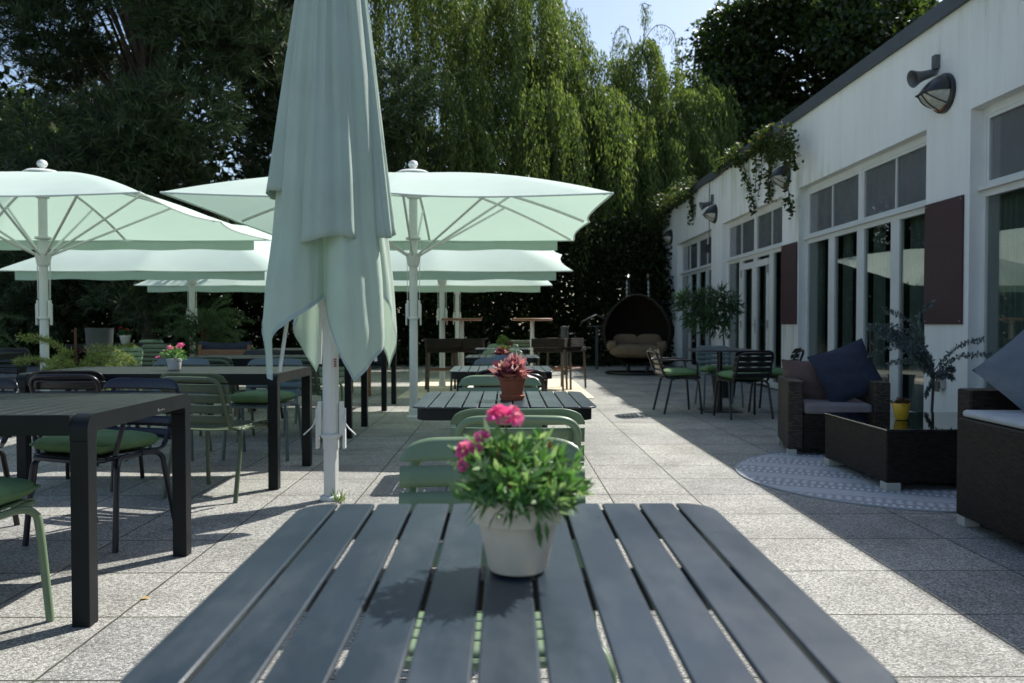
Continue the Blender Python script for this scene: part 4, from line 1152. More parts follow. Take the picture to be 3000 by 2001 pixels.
def make_horn():
    t = thing('horn_loudspeaker', '', 'loudspeaker'); t.scale = (.76, .76, .76)
    b = MB(); b.box(-.07, -.002, -.045, .045, .06, .24); b.tube([(-.04, 0, .08), (-.05, 0, -.02), (-.12, .02, -.03)], .012, 8); b.build('bracket', M['horn'], t, bevel=.008)
    ax = Vector((-.94, -.10, -.30)).normalized()
    prof = [(.045, -.10), (.055, -.02), (.062, .06), (.078, .13), (.108, .20), (.115, .215), (.108, .214), (.07, .13), (.04, .05), (0, .05)]
    b = MB(); b.lathe(prof, 28, cap=False)
    rot = Vector((0, 0, 1)).rotation_difference(ax).to_matrix(); c0 = Vector((-.13, .03, .0))
    b.v = [tuple(rot @ Vector(q) + c0) for q in b.v]; b.build('horn', M['horn'], t, ang=60)
    b = MB(); b.lathe([(0, .11), (.02, .105), (.026, .06)], 16, cap=False); b.v = [tuple(rot @ Vector(q) + c0) for q in b.v]; b.build('driver', M['steel'], t)
    return t
lampp = None
for y, label in ((7.80, 'nearest black hooded wall lamp with ribbed glass, below the near horn loudspeaker'), (12.19, 'black wall lamp overgrown by the hanging vine'),
                 (16.3, 'small black wall lamp below the farther horn loudspeaker'), (20.6, 'farthest black wall lamp near the building corner')):
    if lampp is None: lampp = make_lamp(); o = lampp
    else: o = copy_tree(lampp)
    o.location = (XW, y, 3.30); tag(o, label, 'lamp', 'black wall lamps')
hornp = None
for y, z, label in ((7.93, 3.53, 'grey horn loudspeaker on the wall above the nearest lamp'), (16.45, 3.53, 'grey horn loudspeaker far along the wall above a small lamp')):
    if hornp is None: hornp = make_horn(); o = hornp
    else: o = copy_tree(hornp)
    o.location = (XW, y, z); tag(o, label, 'loudspeaker', 'horn loudspeakers')
b = MB(); b.tube([(XW - .008, 16.75, ZR - .02), (XW - .008, 16.75, 2.72)], .008, 6); b.box(XW - .07, XW - .001, 16.70, 16.80, 2.55, 2.72)
o = b.build('cable_box', M['lamp_black'], smooth=False); tag(o, 'thin cable with a small black box on the far wall below the horn', 'cable')

# ------------------------------------------------------------------ climbing vine on the roof edge
t = thing('climbing_vine', 'green and rusty climbing vine hanging from the roof edge over the wall', 'vine', (XW, 16, ZR))
VV = []; st = MB(); r = np.random.default_rng(23)
def vine_patch(y0, y1, z0, z1, n, thick=.12):
    P = np.stack([XW - .02 - np.abs(r.normal(size=n)) * thick, r.uniform(y0, y1, n), r.uniform(z0, z1, n)], 1)
    D = np.stack([-np.abs(r.normal(size=n)), r.normal(size=n) * .8, -.5 + r.normal(size=n) * .6], 1)
    return P, D
def add_leaves(P, D, L=.072, W=.062):
    VV.append(leaf_quads(P - np.array([XW, 16, ZR]), D, r.uniform(.6, 1.2, len(P)) * L, r.uniform(.6, 1.2, len(P)) * W))
def strand(pts, n, spread):
    C = np.array([list(q) for q in catmull(pts, 8)])
    st.tube([tuple(np.array(q) - np.array([XW, 16, ZR])) for q in pts], .008, 5, 4)
    idx = r.integers(0, len(C), n)
    P = C[idx] + r.normal(size=(n, 3)) * np.array([.03, spread, spread]); P[:, 0] = np.minimum(P[:, 0], XW - .02)
    D = np.stack([-np.abs(r.normal(size=n)), r.normal(size=n) * .7, -.6 + r.normal(size=n) * .5], 1)
    add_leaves(P, D)
add_leaves(*vine_patch(17.7, 21.9, ZR - .12, ZR + .32, 1700, .18))     # thick cushion at the far end
add_leaves(*vine_patch(20.4, 21.9, ZR - .45, ZR + .1, 420, .12))
add_leaves(*vine_patch(21.55, 22.1, .3, ZR, 2200, .22))                # ivy on the corner
add_leaves(*vine_patch(14.2, 15.9, ZR + .0, ZR + .26, 420, .06))
add_leaves(*vine_patch(12.6, 13.7, ZR + .05, ZR + .22, 150, .05))
add_leaves(*vine_patch(12.6, 14.6, ZR - .12, ZR + .02, 380, .06))
x = XW - .05
strand([(x, 14.3, ZR), (x, 14.05, 3.62), (x, 13.7, 3.2), (x, 13.6, 2.95)], 120, .04)
strand([(x, 13.6, ZR), (x, 13.5, 3.7), (x, 13.55, 3.3)], 50, .03)
strand([(x, 13.3, ZR), (x, 13.2, 3.6), (x, 13.4, 3.2)], 40, .03)
strand([(x, 13.2, ZR - .05), (x, 12.5, 3.82), (x - .15, 11.8, 3.72), (x - .2, 11.2, 3.5)], 560, .12)
strand([(x, 12.7, 3.85), (x, 12.75, 3.5), (x, 12.8, 3.08)], 120, .05)
strand([(x, 12.5, 3.75), (x - .1, 12.6, 3.4), (x - .1, 12.35, 3.02)], 100, .05)
strand([(x - .15, 11.7, 3.65), (x - .15, 11.62, 3.3), (x - .1, 11.66, 2.95), (x - .05, 11.64, 2.62)], 110, .035)
strand([(x - .2, 11.4, 3.6), (x - .22, 11.15, 3.4), (x - .2, 11.05, 3.2)], 70, .04)
strand([(x, 18.2, ZR), (x, 18.0, 3.7), (x, 18.1, 3.45)], 160, .07)
quads('foliage', np.concatenate(VV), M['vine'], t); st.tube([(-.05, y_ - 16, -.02 + .02 * math.sin(y_ * 3)) for y_ in np.linspace(12.3, 21.6, 40)], .012, 5)
for y_ in np.linspace(12.4, 14.0, 5): st.tube([(-.05, y_ - 16, -.01), (-.05, y_ - 16.1, -.25), (-.12, y_ - 16.3, -.4)], .006, 5, 3)
st.tube([(-.05, -3.25, -.02), (-.05, -3.3, -.25), (-.05, -3.5, -.3), (-.15, -4.2, -.33), (-.2, -4.6, -.44)], .008, 5, 4)
st.build('stem', M['bark'], t)

# ------------------------------------------------------------------ wicker lounge set
def pillow_mesh(w_, h_, th):
    b = MB()
    for sg in (-1, 1):
        def fn(u, v, sg=sg):
            a, c = 2 * u - 1, 2 * v - 1
            pin = 1 - .07 * (1 - abs(a)) * abs(c) ** 2 - .0
            x = a * w_ / 2 * (1 - .06 * (1 - c * c)); y = c * h_ / 2 * (1 - .06 * (1 - a * a))
            z = sg * th / 2 * (max(0, 1 - abs(a) ** 2.6) * max(0, 1 - abs(c) ** 2.6)) ** .7
            z += .006 * math.sin(a * 5 + c * 3) * (1 - a * a) * (1 - c * c) + .004 * math.sin(c * 11 + a * 4) * (1 - a * a)
            return (x, y, z)
        b.grid(fn, 26, 26)
    return b
def throw(label, mat, loc, rot, w_=.5, h_=.5, th=.15):
    o = pillow_mesh(w_, h_, th).build('throw_pillow', mat, ang=180); o.location = loc; o.rotation_euler = [R(q) for q in rot]
    return tag(o, label, 'pillow', 'throw pillows on the wicker seats')
def feet(parent, pts, s=.035, h=.05):
    for x, y in pts:
        b = MB(); b.box(x - s, x + s, y - s, y + s, 0, h); b.build('foot', M['foot'], parent, smooth=False, bevel=.003)
# armchair: local front faces -y, left front corner is the origin corner
t = thing('wicker_armchair', 'dark wicker armchair with taupe seat pad and two pillows near the maroon boards', 'armchair', (2.256, 6.33, .004), -13)
W, D_, A = .76, .72, .12
for nm, bx in (('armrest', (0, A, 0, D_, .05, .595)), ('armrest', (W - A, W, 0, D_, .05, .595)), ('seat_base', (A + .001, W - A - .001, .01, D_ - .121, .05, .33)), ('backrest', (A + .001, W - A - .001, D_ - .12, D_, .05, .66))):
    b = MB(); b.box(*bx); b.build(nm, M['wicker_grey' if nm == 'armrest' else 'wicker'], t, smooth=False, bevel=.012)
b = MB(); b.box(A + .004, W - A - .004, .0, D_ - .125, .332, .42); b.build('seat_pad', M['seat_taupe'], t, bevel=.025)
feet(t, [(.037, .037), (W - .037, .037), (.037, D_ - .037), (W - .037, D_ - .037)])
throw('dusty rose pillow standing at the left inside the wicker armchair', M['pillow_rose'], (2.56, 6.72, .545), (78, 0, -20), .42, .42, .12)
throw('dark navy pillow leaning on its corner in the wicker armchair', M['pillow_navy'], (2.80, 6.50, .655), (66, -20, -6), .47, .47, .17)
# coffee table
t = thing('wicker_coffee_table', 'low wicker coffee table with smoked glass top standing on the patterned rug', 'coffee table', (2.376, 4.93, .012))
b = MB(); b.box(0, .98, 0, .96, .05, .375); b.build('body', M['wicker'], t, smooth=False, bevel=.01)
b = MB(); b.box(-.003, .983, -.003, .963, .3755, .385); b.build('glass_top', M['table_glass'], t, smooth=False, bevel=.002)
feet(t, [(.045, .04), (.94, .04), (.04, .92), (.94, .92)], .045)
# sofa at the right edge
t = thing('wicker_sofa', 'large dark wicker sofa with pale seat pad cut by the right edge', 'sofa', (2.372, 4.16, .004), -3)
b = MB(); b.box(0, .85, -1.75, 0, .05, .56); b.build('seat_base', M['wicker'], t, smooth=False, bevel=.012)
b = MB(); b.box(.02, .84, -1.74, -.01, .562, .60); b.build('seat_pad', M['seat_pale'], t, bevel=.016)
b = MB(); b.box(.08, .95, .02, .16, .05, .70); b.build('armrest', M['wicker'], t, smooth=False, bevel=.012)
b = MB(); b.box(.86, 1.0, -1.75, .018, .05, .74); b.build('backrest', M['wicker'], t, smooth=False, bevel=.012)
feet(t, [(.045, -.04), (.045, -1.7), (.9, -.04), (.9, -1.7)], .04)
throw('big slate blue pillow on the sofa at the right edge', M['pillow_slate'], (2.80, 4.02, .79), (62, -38, 8), .56, .56, .19)
# round patterned rug
t = thing('round_rug', 'round grey patterned outdoor rug under the coffee table', 'rug', (2.72, 5.45, .004), -24)
b = MB(); b.lathe([(0, .007), (1.08, .007)], 96, cap=False); b.build('weave', M['rug'], t)
b = MB(); b.tube([(1.085 * math.cos(2 * math.pi * i / 96), 1.085 * math.sin(2 * math.pi * i / 96), .0055) for i in range(96)], .007, 6, closed=True); b.build('binding', M['rug_edge'], t)
# beige rug at the back under the bar tables
b = MB(); b.box(-1.52, 1.27, 11.2, 15.2, .0045, .013); o = b.build('flat_rug', M['beige_rug'], smooth=False); tag(o, 'beige flat rug under the bar stools at the back', 'rug')

# pedestal table
t = thing('pedestal_table', 'dark pedestal table between four cushioned chairs by the door', 'table', (2.60, 9.62, .004))
b = MB(); b.prism(rounded_rect(-.38, .38, -.38, .38, .06, 5), .725, .745); b.build('tabletop', M['slate'], t, bevel=.003)
b = MB(); b.tube([(0, 0, .012), (0, 0, .725)], .035, 16); b.build('column', M['black'], t)
b = MB(); b.prism(rounded_rect(-.22, .22, -.22, .22, .02, 3), .0, .012); b.build('base', M['black'], t)

# ------------------------------------------------------------------ hanging egg chair
t = thing('egg_chair', 'hanging brown wicker egg chair with tan cushions near the far wall', 'hanging chair', (2.75, 16.5, .004), -12)
b = MB()
RX, RZ, ZC = .75, .72, .93
def egg(a, e):     # a azimuth (0 front opening is -y), e elevation
    s = 1 - .16 * max(0, math.sin(e))
    return Vector((RX * math.cos(e) * math.sin(a) * s, .55 * -math.cos(e) * math.cos(a) * s, ZC + RZ * math.sin(e)))
for i in range(46):
    a = R(62 + (298 - 62) * i / 45); b.tube([egg(a, R(-88 + 176 * j / 18)) for j in range(19)], .007, 5)
for j in range(30):
    e = R(-80 + 160 * j / 29); b.tube([egg(R(62 + (298 - 62) * i / 30), e) for i in range(31)], .007, 5)
b.build('basket', M['wicker'], t)
b = MB(); b.grid(lambda u, v: egg(R(64 + 232 * u), R(-86 + 172 * v)) * 1.0 + Vector((0, .012, 0)), 40, 24); b.build('basket_lining', M['wicker'], t)
b = MB()
b.tube([egg(R(62), R(-88 + 176 * j / 24)) for j in range(25)] + [egg(R(298), R(88 - 176 * j / 24)) for j in range(25)], .026, 8); b.build('rim', M['wicker'], t)
b = MB()
def cush(cx, cy, cz, sx, sy, sz, e=.5):
    def f(u, v):
        th = 2 * math.pi * u; ph = -math.pi / 2 + math.pi * v
        sg = lambda c, e_: math.copysign(abs(c) ** e_, c)
        return (cx + sx * sg(math.cos(ph), e) * sg(math.cos(th), e), cy + sy * sg(math.cos(ph), e) * sg(math.sin(th), e), cz + sz * sg(math.sin(ph), .8) + .008 * math.sin(th * 6))
    b.grid(f, 40, 16, wrap=True)
cush(0, -.12, .50, .56, .30, .14); b.build('seat_cushion', M['tan'], t, ang=180)
b = MB(); cush(-.24, .10, .68, .27, .10, .16); b.build('back_cushion', M['tan'], t, ang=180)
b = MB(); cush(.24, .10, .68, .27, .10, .16); b.build('back_cushion', M['tan'], t, ang=180)
for sx in (-1, 1):
    b = MB(); cush(sx * .50, -.12, .60, .11, .24, .11); b.build('side_cushion', M['tan'], t, ang=180)
b = MB(); b.tube([(.55 * math.cos(2 * math.pi * i / 40) * 1.2, .45 * math.sin(2 * math.pi * i / 40) + .25, .03) for i in range(40)], .03, 8, closed=True); b.build('base_ring', M['black'], t)
for sx in (-.2, .2):
    b = MB(); b.tube([(sx, .65, .03), (sx * 1.05, .78, .6), (sx, .75, 1.4), (sx, .55, 1.95), (sx, .2, 2.08), (sx, -.02, 2.0)], .022, 8, 6); b.build('stand_pole', M['black'], t)
    b = MB()
    for k in range(9):
        z = 1.58 + k * .045; ring = [Vector((sx * 1.1 + (.012 if k % 2 else 0) * math.cos(q * .785), .0 + (0 if k % 2 else .012) * math.cos(q * .785), z + .03 * math.sin(q * .785))) for q in range(8)]
        b.tube(ring, .006, 5, closed=True)
    b.build('chain', M['steel'], t)
    b = MB(); b.tube([(sx, .0, .05), (sx, .0, .24)], .03, 8); b.build('support', M['black'], t)

# ------------------------------------------------------------------ bar tables and stools on the beige rug
bt = None
for x, y, label in ((-.70, 13.1, 'round bar table with brown top partly behind the parasol poles'), (.46, 13.2, 'round bar table with brown top left of the egg chair')):
    if bt is None:
        bt = thing('bar_table', '', 'bar table')
        b = MB(); b.lathe([(0, 1.095), (.31, 1.095), (.335, 1.105), (.335, 1.125), (.32, 1.135), (0, 1.137)], 40, cap=False); b.build('tabletop', M['wood'], bt)
        b = MB(); b.tube([(0, 0, .03), (0, 0, 1.095)], .035, 14); b.build('column', M['pole'], bt)
        b = MB(); b.lathe([(0, 0), (.24, 0), (.23, .02), (.06, .035), (0, .036)], 32, cap=False); b.build('base', M['pole'], bt); o = bt
    else: o = copy_tree(bt)
    o.location = (x, y, .0135); tag(o, label, 'bar table', 'round bar tables')
bs = None
for x, y, rz, label in ((-.98, 12.5, 10, 'brown bar stool between the parasol pole and the left bar table'), (.72, 12.55, -12, 'brown bar stool right of the middle row before the right bar table'),
                        (-.58, 12.6, -4, 'brown bar stool close beside the left bar table post'), (1.0, 12.95, -38, 'turned brown bar stool nearest to the egg chair')):
    if bs is None:
        bs = thing('bar_stool', '', 'bar stool')
        b = MB()
        def wall_(x0, x1, y0, y1): b.box(x0, x1, y0, y1, .675, .815)
        wall_(-.26, .26, -.25, -.22); wall_(-.26, -.231, -.2195, .12); wall_(.231, .26, -.2195, .12); b.build('back_shell', M['wicker'], bs, smooth=False, bevel=.004)
        b = MB(); b.box(-.24, .24, -.21, .24, .60, .674); b.build('seat', M['wicker'], bs, smooth=False, bevel=.01)
        for sx in (-1, 1):
            for sy in (-1, 1):
                l = MB(); l.tube([(sx * .215, sy * .2, .60), (sx * .235, sy * .22, 0)], .018, 8); l.build('leg', M['wood_grey'], bs)
        b = MB(); b.tube([(-.22, -.21, .33), (.22, -.21, .33), (.22, .21, .33), (-.22, .21, .33)], .012, 6, closed=True); b.build('footrest', M['wood'], bs); o = bs
    else: o = copy_tree(bs)
    o.location = (x, y, .0135); o.rotation_euler = (0, 0, R(rz)); tag(o, label, 'bar stool', 'brown bar stools')

# wooden armchairs at the left back
wc = None
for x, y, rz, label in ((-3.33, 9.3, 180, 'wooden armchair with dark sling back, just right of the white pot of pink flowers'), (-2.15, 11.9, 160, 'reddish wooden armchair seen behind the tip of the folded parasol')):
    if wc is None:
        wc = thing('wooden_armchair', '', 'armchair')
        for sx in (-1, 1):
            for y0 in (-.24, .24):
                l = MB(); l.box(sx * .29 - .02, sx * .29 + .02, y0 - .02, y0 + .02, 0, .62 if y0 > 0 else .80); l.build('leg', M['wood'], wc, smooth=False, bevel=.004)
            b = MB(); b.box(sx * .29 - .035, sx * .29 + .035, -.219, .30, .6205, .645); b.build('armrest', M['wood'], wc, smooth=False, bevel=.006)
        b = MB(); b.box(-.27, .27, -.255, -.225, .68, .745); b.box(-.27, .27, .22, .25, .36, .42); b.build('rail', M['wood'], wc, smooth=False, bevel=.004)
        b = MB(); b.grid(lambda u, v: (-.31 + .62 * u, -.262 - .02 * math.sin(math.pi * u), .44 + .38 * v + .03 * (2 * u - 1) ** 2 * v), 16, 6); b.build('sling_back', M['pillow_navy'], wc, solid=.01, ang=180)
        b = MB(); b.grid(lambda u, v: (-.26 + .52 * u, -.24 + .48 * v, .42 - .03 * math.sin(math.pi * v)), 6, 10); b.build('sling_seat', M['pillow_navy'], wc, solid=.008, ang=180); o = wc
    else: o = copy_tree(wc)
    o.location = (x, y, .004); o.rotation_euler = (0, 0, R(rz)); tag(o, label, 'armchair', 'wooden sling armchairs')

# ------------------------------------------------------------------ small things on the terrace
t = thing('drain_grate', 'cast iron drain grate in the sunlit paving near the shade line', 'drain', (1.43, 8.98, .0045))
b = MB(); b.box(-.17, .17, -.09, -.075, 0, .006); b.box(-.17, .17, .075, .09, 0, .006)
for k in range(7): b.box(-.165 + k * .05, -.165 + k * .05 + .018, -.0745, .0745, 0, .005)
b.build('bars', M['steel'], t, smooth=False)
b = MB(); b.box(-.17, .17, -.0745, .0745, -.0002, .001); b.build('pit', M['black'], t, smooth=False)
o = quads('weed_tuft', leaf_quads(np.array([-.965, 4.70, .004]) + np.random.default_rng(2).normal(size=(36, 3)) * np.array([.018, .012, .002]), np.random.default_rng(3).normal(size=(36, 3)) * .6 + np.array([0, 0, 1]), np.random.default_rng(4).uniform(.03, .09, 36), .008), M['weed'])
tag(o, 'small green weed growing from the joint at the folded parasol base', 'weed')
for x, y, label in ((-1.37, 3.03, 'yellow fallen leaf on the sunlit paving right of the dark table leg'),):
    P = np.array([[x, y, .008]]); V = np.array([[[x - .018, y, .007], [x, y - .012, .010], [x + .02, y + .004, .008], [x + .002, y + .014, .012]]])
    o = quads('fallen_leaf', V, M['dry_leaf']); tag(o, label, 'leaf')

# a little sloping-roofed bird table and a bollard light in the dark at the back
t = thing('bird_table', 'small pale roofed stand in the dark left of the egg chair', 'bird table', (2.15, 18.6, 0))
b = MB()
for sg in (-1, 1): b.add([(-.02, -.2, 1.27), (-.02, .2, 1.27), (sg * .36, .2, 1.10), (sg * .36, -.2, 1.10)], [(0, 1, 2, 3)])
b.build('roof', M['grey_pot'], t, solid=.02); b = MB(); b.box(-.22, .22, -.15, .15, .99, 1.015); b.build('tray', M['grey_pot'], t, smooth=False); b = MB(); b.box(-.03, .03, -.03, .03, 0, .99); b.box(-.2, -.18, -.01, .01, 1.0155, 1.16); b.box(.18, .2, -.01, .01, 1.0155, 1.16); b.build('post', M['grey_pot'], t, smooth=False)
t = thing('bollard_light', 'dim grey bollard light in the dark between bar table and egg chair', 'bollard', (1.24, 16.5, .004))
b = MB(); b.tube([(0, 0, 0), (0, 0, .95)], .075, 16); b.build('post', M['grey_pot'], t); b = MB(); b.lathe([(.0755, .95), (.085, .955), (.085, 1.0), (0, 1.01)], 20, cap=False); b.build('cap', M['grey_pot'], t)

# ------------------------------------------------------------------ trees
def limb_set(trunk_h, r0, base, limbs, mat, parent, seed):
    b = MB(); r = np.random.default_rng(seed)
    b.tube([(0, 0, 0), (r.normal() * .1, r.normal() * .1, trunk_h * .4), (r.normal() * .2, r.normal() * .2, trunk_h)], r0, 10, 5, r1=r0 * .45)
    for p0, p1 in limbs:
        p0 = np.array(p0); p1 = np.array(p1); mid = (p0 + p1) / 2 + np.array([0, 0, .25 * np.linalg.norm(p1 - p0)])
        b.tube([p0, mid, p1], r0 * .32, 7, 5, r1=r0 * .06)
    return b.build('trunk', mat, parent)

# willow
t = thing('weeping_willow', 'large weeping willow with long hanging strands behind the parasols', 'tree', (1.2, 26, 0))
ctr = np.array([1.2, 26, 0]); r = np.random.default_rng(41)
domes = [(-3.6, 25.5, 12.6, 3.2, 640), (-1.1, 25.0, 13.2, 2.9, 820), (.6, 25.6, 11.9, 1.7, 480), (2.3, 25.3, 10.1, 1.7, 480), (3.6, 24.8, 8.7, 1.4, 380), (4.3, 25.2, 10.2, .65, 190), (5.5, 24.8, 9.0, 1.3, 420), (1.5, 23.6, 8.6, 2.8, 560), (-2.0, 23.5, 8.8, 2.8, 560), (4.6, 24.2, 7.6, 2.0, 420)]
VV = []; tw = MB(); limbs = []
for dx, dy, tz, rd, ns in domes:
    limbs.append(((0, 0, 3.5), (dx - 1.2, dy - 26, tz - 1.2)))
    for i in range(ns):
        if i % 7 == 0: ga, gq, gl, gz = r.uniform(0, 2 * np.pi), np.sqrt(r.uniform(0.02, 1)) * rd, r.uniform(1.6, 6.2), abs(r.normal()) * .6
        a = ga; q = gq
        sx, sy = dx + q * np.cos(a) + r.normal() * .10, dy + q * np.sin(a) + r.normal() * .10
        sz = tz - .55 * rd * (q / rd) ** 2 - gz - abs(r.normal()) * .15
        ln = gl * r.uniform(.75, 1.1) * (.6 + .5 * q / rd); ln = min(ln, sz - 1.2)
        nl = int(ln / .062)
        tt = np.linspace(0, 1, nl)
        cx = sx + np.cos(a) * .35 * (1 - np.exp(-tt * 4)) + .10 * np.sin(tt * 5 + a)
        cy = sy + np.sin(a) * .35 * (1 - np.exp(-tt * 4))
        cz = sz + .25 * np.sin(np.minimum(tt * 6, np.pi)) - tt * ln
        P = np.stack([cx, cy, cz], 1) + r.normal(size=(nl, 3)) * .038 - ctr
        D = np.stack([r.normal(size=nl) * .33 + np.cos(a) * .1, r.normal(size=nl) * .33, -np.ones(nl)], 1)
        VV.append(leaf_quads(P, D, r.uniform(.11, .21, nl), r.uniform(.026, .042, nl), .4, .1))
# a few whips arching above the right lobe
for (x0, y0, z0, pts) in ((4.2, 25.1, 9.6, ((.5, 0, .75), (1.05, 0, .6), (1.25, 0, -.4), (1.3, 0, -1.3))), (4.1, 25.1, 9.5, ((-.3, 0, .8), (-.6, 0, .7), (-.75, 0, 0))), (4.3, 25.0, 9.7, ((.1, 0, .9), (.0, 0, 1.3), (.25, 0, 1.25)))):
    C = [(x0 - 1.2, y0 - 26, z0)] + [(x0 - 1.2 + p[0], y0 - 26, z0 + p[2]) for p in pts]; tw.tube(C, .012, 4, 5)
    CC = np.array([list(q) for q in catmull(C, 16)])[14:]; CC = np.concatenate([CC] * 6)
    P = CC + r.normal(size=CC.shape) * .05; P[:, 2] -= np.repeat(np.arange(6), len(CC) // 6) * .11; D = np.stack([r.normal(size=len(P)) * .4, r.normal(size=len(P)) * .4, -np.ones(len(P))], 1); VV.append(leaf_quads(P, D, .14, .024))
quads('crown', np.concatenate(VV), M['willow'], t)
tw.build('twig', M['bark'], t)
limb_set(6.5, .42, None, limbs, M['bark'], t, 1)

def clump_tree(name, label, base, clumps, n_per_m2, L, W, mat, barkmat, seed, trunk_h, r0, kind='leaf', group=None):
    t = thing(name, label, 'tree', base, 0, group); r = np.random.default_rng(seed); VV = []; limbs = []
    for (cx, cy, cz, rx, rz) in clumps:
        n = int(n_per_m2 * 4 * np.pi * rx * (rx + rz) / 2)
        d = unit(r.normal(size=(n, 3))); rad_ = 1 - np.abs(r.normal(size=n)) * .22
        # knobbly surface
        k = 1 + .16 * np.sin(d[:, 0] * 7 + cx) * np.sin(d[:, 1] * 6 + cy) + .12 * np.sin(d[:, 2] * 9 + cz * 2) + .08 * np.sin(d[:, 0] * 17 + d[:, 2] * 13)
        P = np.stack([cx + d[:, 0] * rx * rad_ * k, cy + d[:, 1] * rx * rad_ * k, cz + d[:, 2] * rz * rad_ * k], 1)
        limbs.append(((0, 0, min(trunk_h * .6, cz * .6)), (cx * .9, cy * .9, cz)))
        if kind == 'leaf':
            D = unit(d + r.normal(size=(n, 3)) * .9 + np.array([0, 0, -.25])); VV.append(leaf_quads(P, D, r.uniform(.7, 1.3, n) * L, r.uniform(.7, 1.3, n) * W, .45, .2))
        else:      # needles in tufts: every point carries a brush
            nn = 15; ax = unit(d * .8 + r.normal(size=(n, 3)) * .45 + np.array([0, 0, .55]))
            Pn = np.repeat(P, nn, 0) + np.repeat(ax, nn, 0) * r.uniform(0, .22, (n * nn, 1)); Dn = unit(np.repeat(ax, nn, 0) + r.normal(size=(n * nn, 3)) * .55)
            VV.append(leaf_quads(Pn, Dn, r.uniform(.7, 1.2, n * nn) * L, W, .3, .05))
    quads('crown', np.concatenate(VV), mat, t); limb_set(trunk_h, r0, None, limbs, barkmat, t, seed)
    return t
r = np.random.default_rng(77)
pc = []
for i in range(105):
    z = r.uniform(1.5, 14.5); rr = (4.6 if z < 9 else 4.6 - (z - 9) * .45) * np.sqrt(r.uniform(.05, 1)); a = r.uniform(0, 2 * np.pi)
    pc.append((rr * np.cos(a) * .9, rr * np.sin(a) * .75, z, r.uniform(.75, 1.25), r.uniform(.55, .95)))
pc += [(r.uniform(-4.2, 4.6), r.uniform(-2.5, 2.5), r.uniform(9.5, 15.5), r.uniform(.8, 1.3), r.uniform(.6, 1.0)) for i in range(55)]
clump_tree('pine_tree', 'tall dark pine with needle tufts filling the upper left', (-8.6, 19.5, 0), pc, 26, .26, .026, M['pine'], M['bark'], 5, 14, .17, 'needle')
pc = []
for i in range(34):
    z = r.uniform(2.5, 13.0); rr = 2.6 * np.sqrt(r.uniform(.05, 1)); a = r.uniform(0, 2 * np.pi)
    pc.append((rr * np.cos(a), rr * np.sin(a), z, r.uniform(.75, 1.2), r.uniform(.55, .9)))
clump_tree('pine_tree', 'sunlit smaller pine just left of the folded parasol top', (-5.0, 21.5, 0), pc, 26, .25, .026, M['pine'], M['bark'], 9, 12, .2, 'needle')
lc = [(0, 0, 5.6, 2.3, 1.7), (-1.8, .5, 4.6, 1.8, 1.6), (1.9, -.3, 4.2, 1.9, 1.8), (.4, 0, 3.0, 2.2, 1.8), (-2.6, 0, 2.8, 1.8, 1.6)]
clump_tree('broadleaf_tree', 'dark leafy tree with light top leaves at the far left edge', (-14.2, 22.5, 0), lc, 60, .22, .13, M['broad'], M['bark'], 13, 5, .2)
rc = []
for i in range(52):
    a = r.uniform(0, 2 * np.pi); q = np.sqrt(r.uniform(.02, 1)) * 4.8; z = 9.6 + r.uniform(-3.8, 4.8) * math.sqrt(max(.05, 1 - (q / 5.2) ** 2))
    rc.append((q * np.cos(a) * 1.05, q * np.sin(a) * .8, z, r.uniform(1.0, 1.6), r.uniform(.8, 1.3)))
clump_tree('broadleaf_tree', 'big dark broadleaf tree rising behind the white building', (13.2, 29, 0), rc + [(-4.6, 0, 9.5, 1.5, 1.5), (-4.9, .5, 11.5, 1.3, 1.3), (-4.2, 0, 7.5, 1.6, 1.5)], 85, .22, .14, M['broad'], M['bark'], 15, 10, .4)
rc = []
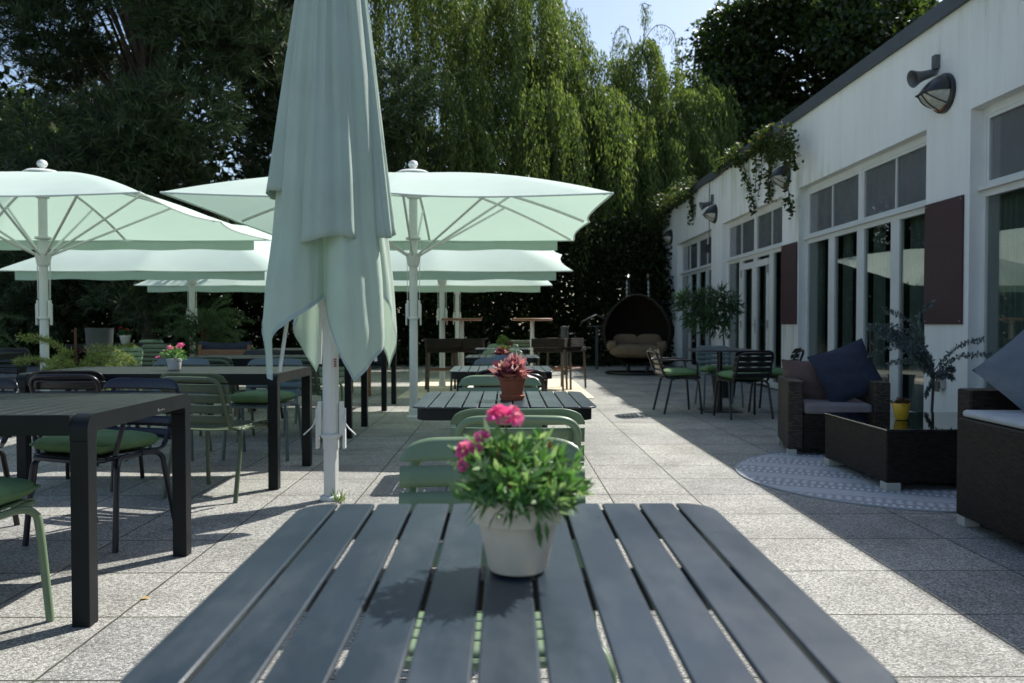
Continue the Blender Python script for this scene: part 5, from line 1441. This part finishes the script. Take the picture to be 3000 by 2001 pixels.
for i in range(16):
    a = r.uniform(0, 2 * np.pi); q = np.sqrt(r.uniform(.02, 1)) * 3.2; rc.append((q * np.cos(a), q * np.sin(a) * .8, 8.6 + r.uniform(-3, 4), r.uniform(1.0, 1.5), r.uniform(.8, 1.2)))
clump_tree('broadleaf_tree', 'broadleaf tree with sunlit crown above the nearer roof edge', (18.8, 27.5, 0), rc, 95, .22, .14, M['broad'], M['bark'], 16, 9, .35)
for x, y, h, label in ((7.75, 35, 13.4, 'left of two slim pale trees between willow and dark broadleaf tree'), (8.95, 36, 13.1, 'right of two slim pale trees between willow and dark broadleaf tree')):
    cl = [(0, 0, h - .4 - k * .75, .28 + k * .14, .55) for k in range(9)]
    clump_tree('slim_tree', label, (x, y, 0), cl, 60, .17, .10, M['broad'], M['bark'], int(x * 10), h - .3, .12, 'leaf', 'slim trees')

# hedge and wood closing the garden: one dark mass
def mass(name, n, x0, x1, y0, y1, z0, zf, L, W, mat, seed):
    r = np.random.default_rng(seed)
    X = r.uniform(x0, x1, n); Yv = r.uniform(y0, y1, n); zt = zf(X)
    Z = z0 + (zt - z0) * r.uniform(0, 1, n) ** .9
    Yv = Yv + .5 * np.sin(X * 1.3) * np.sin(Z * 1.1)
    P = np.stack([X, Yv, Z], 1); D = unit(np.stack([r.normal(size=n), -np.abs(r.normal(size=n)) * .6, r.normal(size=n) * .7 - .2], 1))
    o = quads(name, leaf_quads(P, D, r.uniform(.6, 1.3, n) * L, r.uniform(.6, 1.3, n) * W, .45, .2), mat); o['kind'] = 'stuff'; return o
mass('dark_hedge', 120000, -24, 4.9, 20.4, 22.4, 0, lambda X: 3.6 + .5 * np.sin(X * .9) + .3 * np.sin(X * 2.3), .13, .075, M['hedge'], 51)
mass('distant_wood', 80000, -40, 16, 29.5, 34, 0, lambda X: 8.2 + 4.2 * np.exp(-((X + 9.5) / 4.0) ** 2) + 1.6 * np.sin(X * .35 + 1) + .8 * np.sin(X * 1.1) + np.clip((-X - 2) * .15, 0, 1.5), .34, .2, M['hedge'], 52)
mass('ground_cover', 5000, -14, 4.2, 19.6, 20.6, 0, lambda X: .35 + .2 * np.sin(X * 2), .14, .06, M['hedge'], 53)
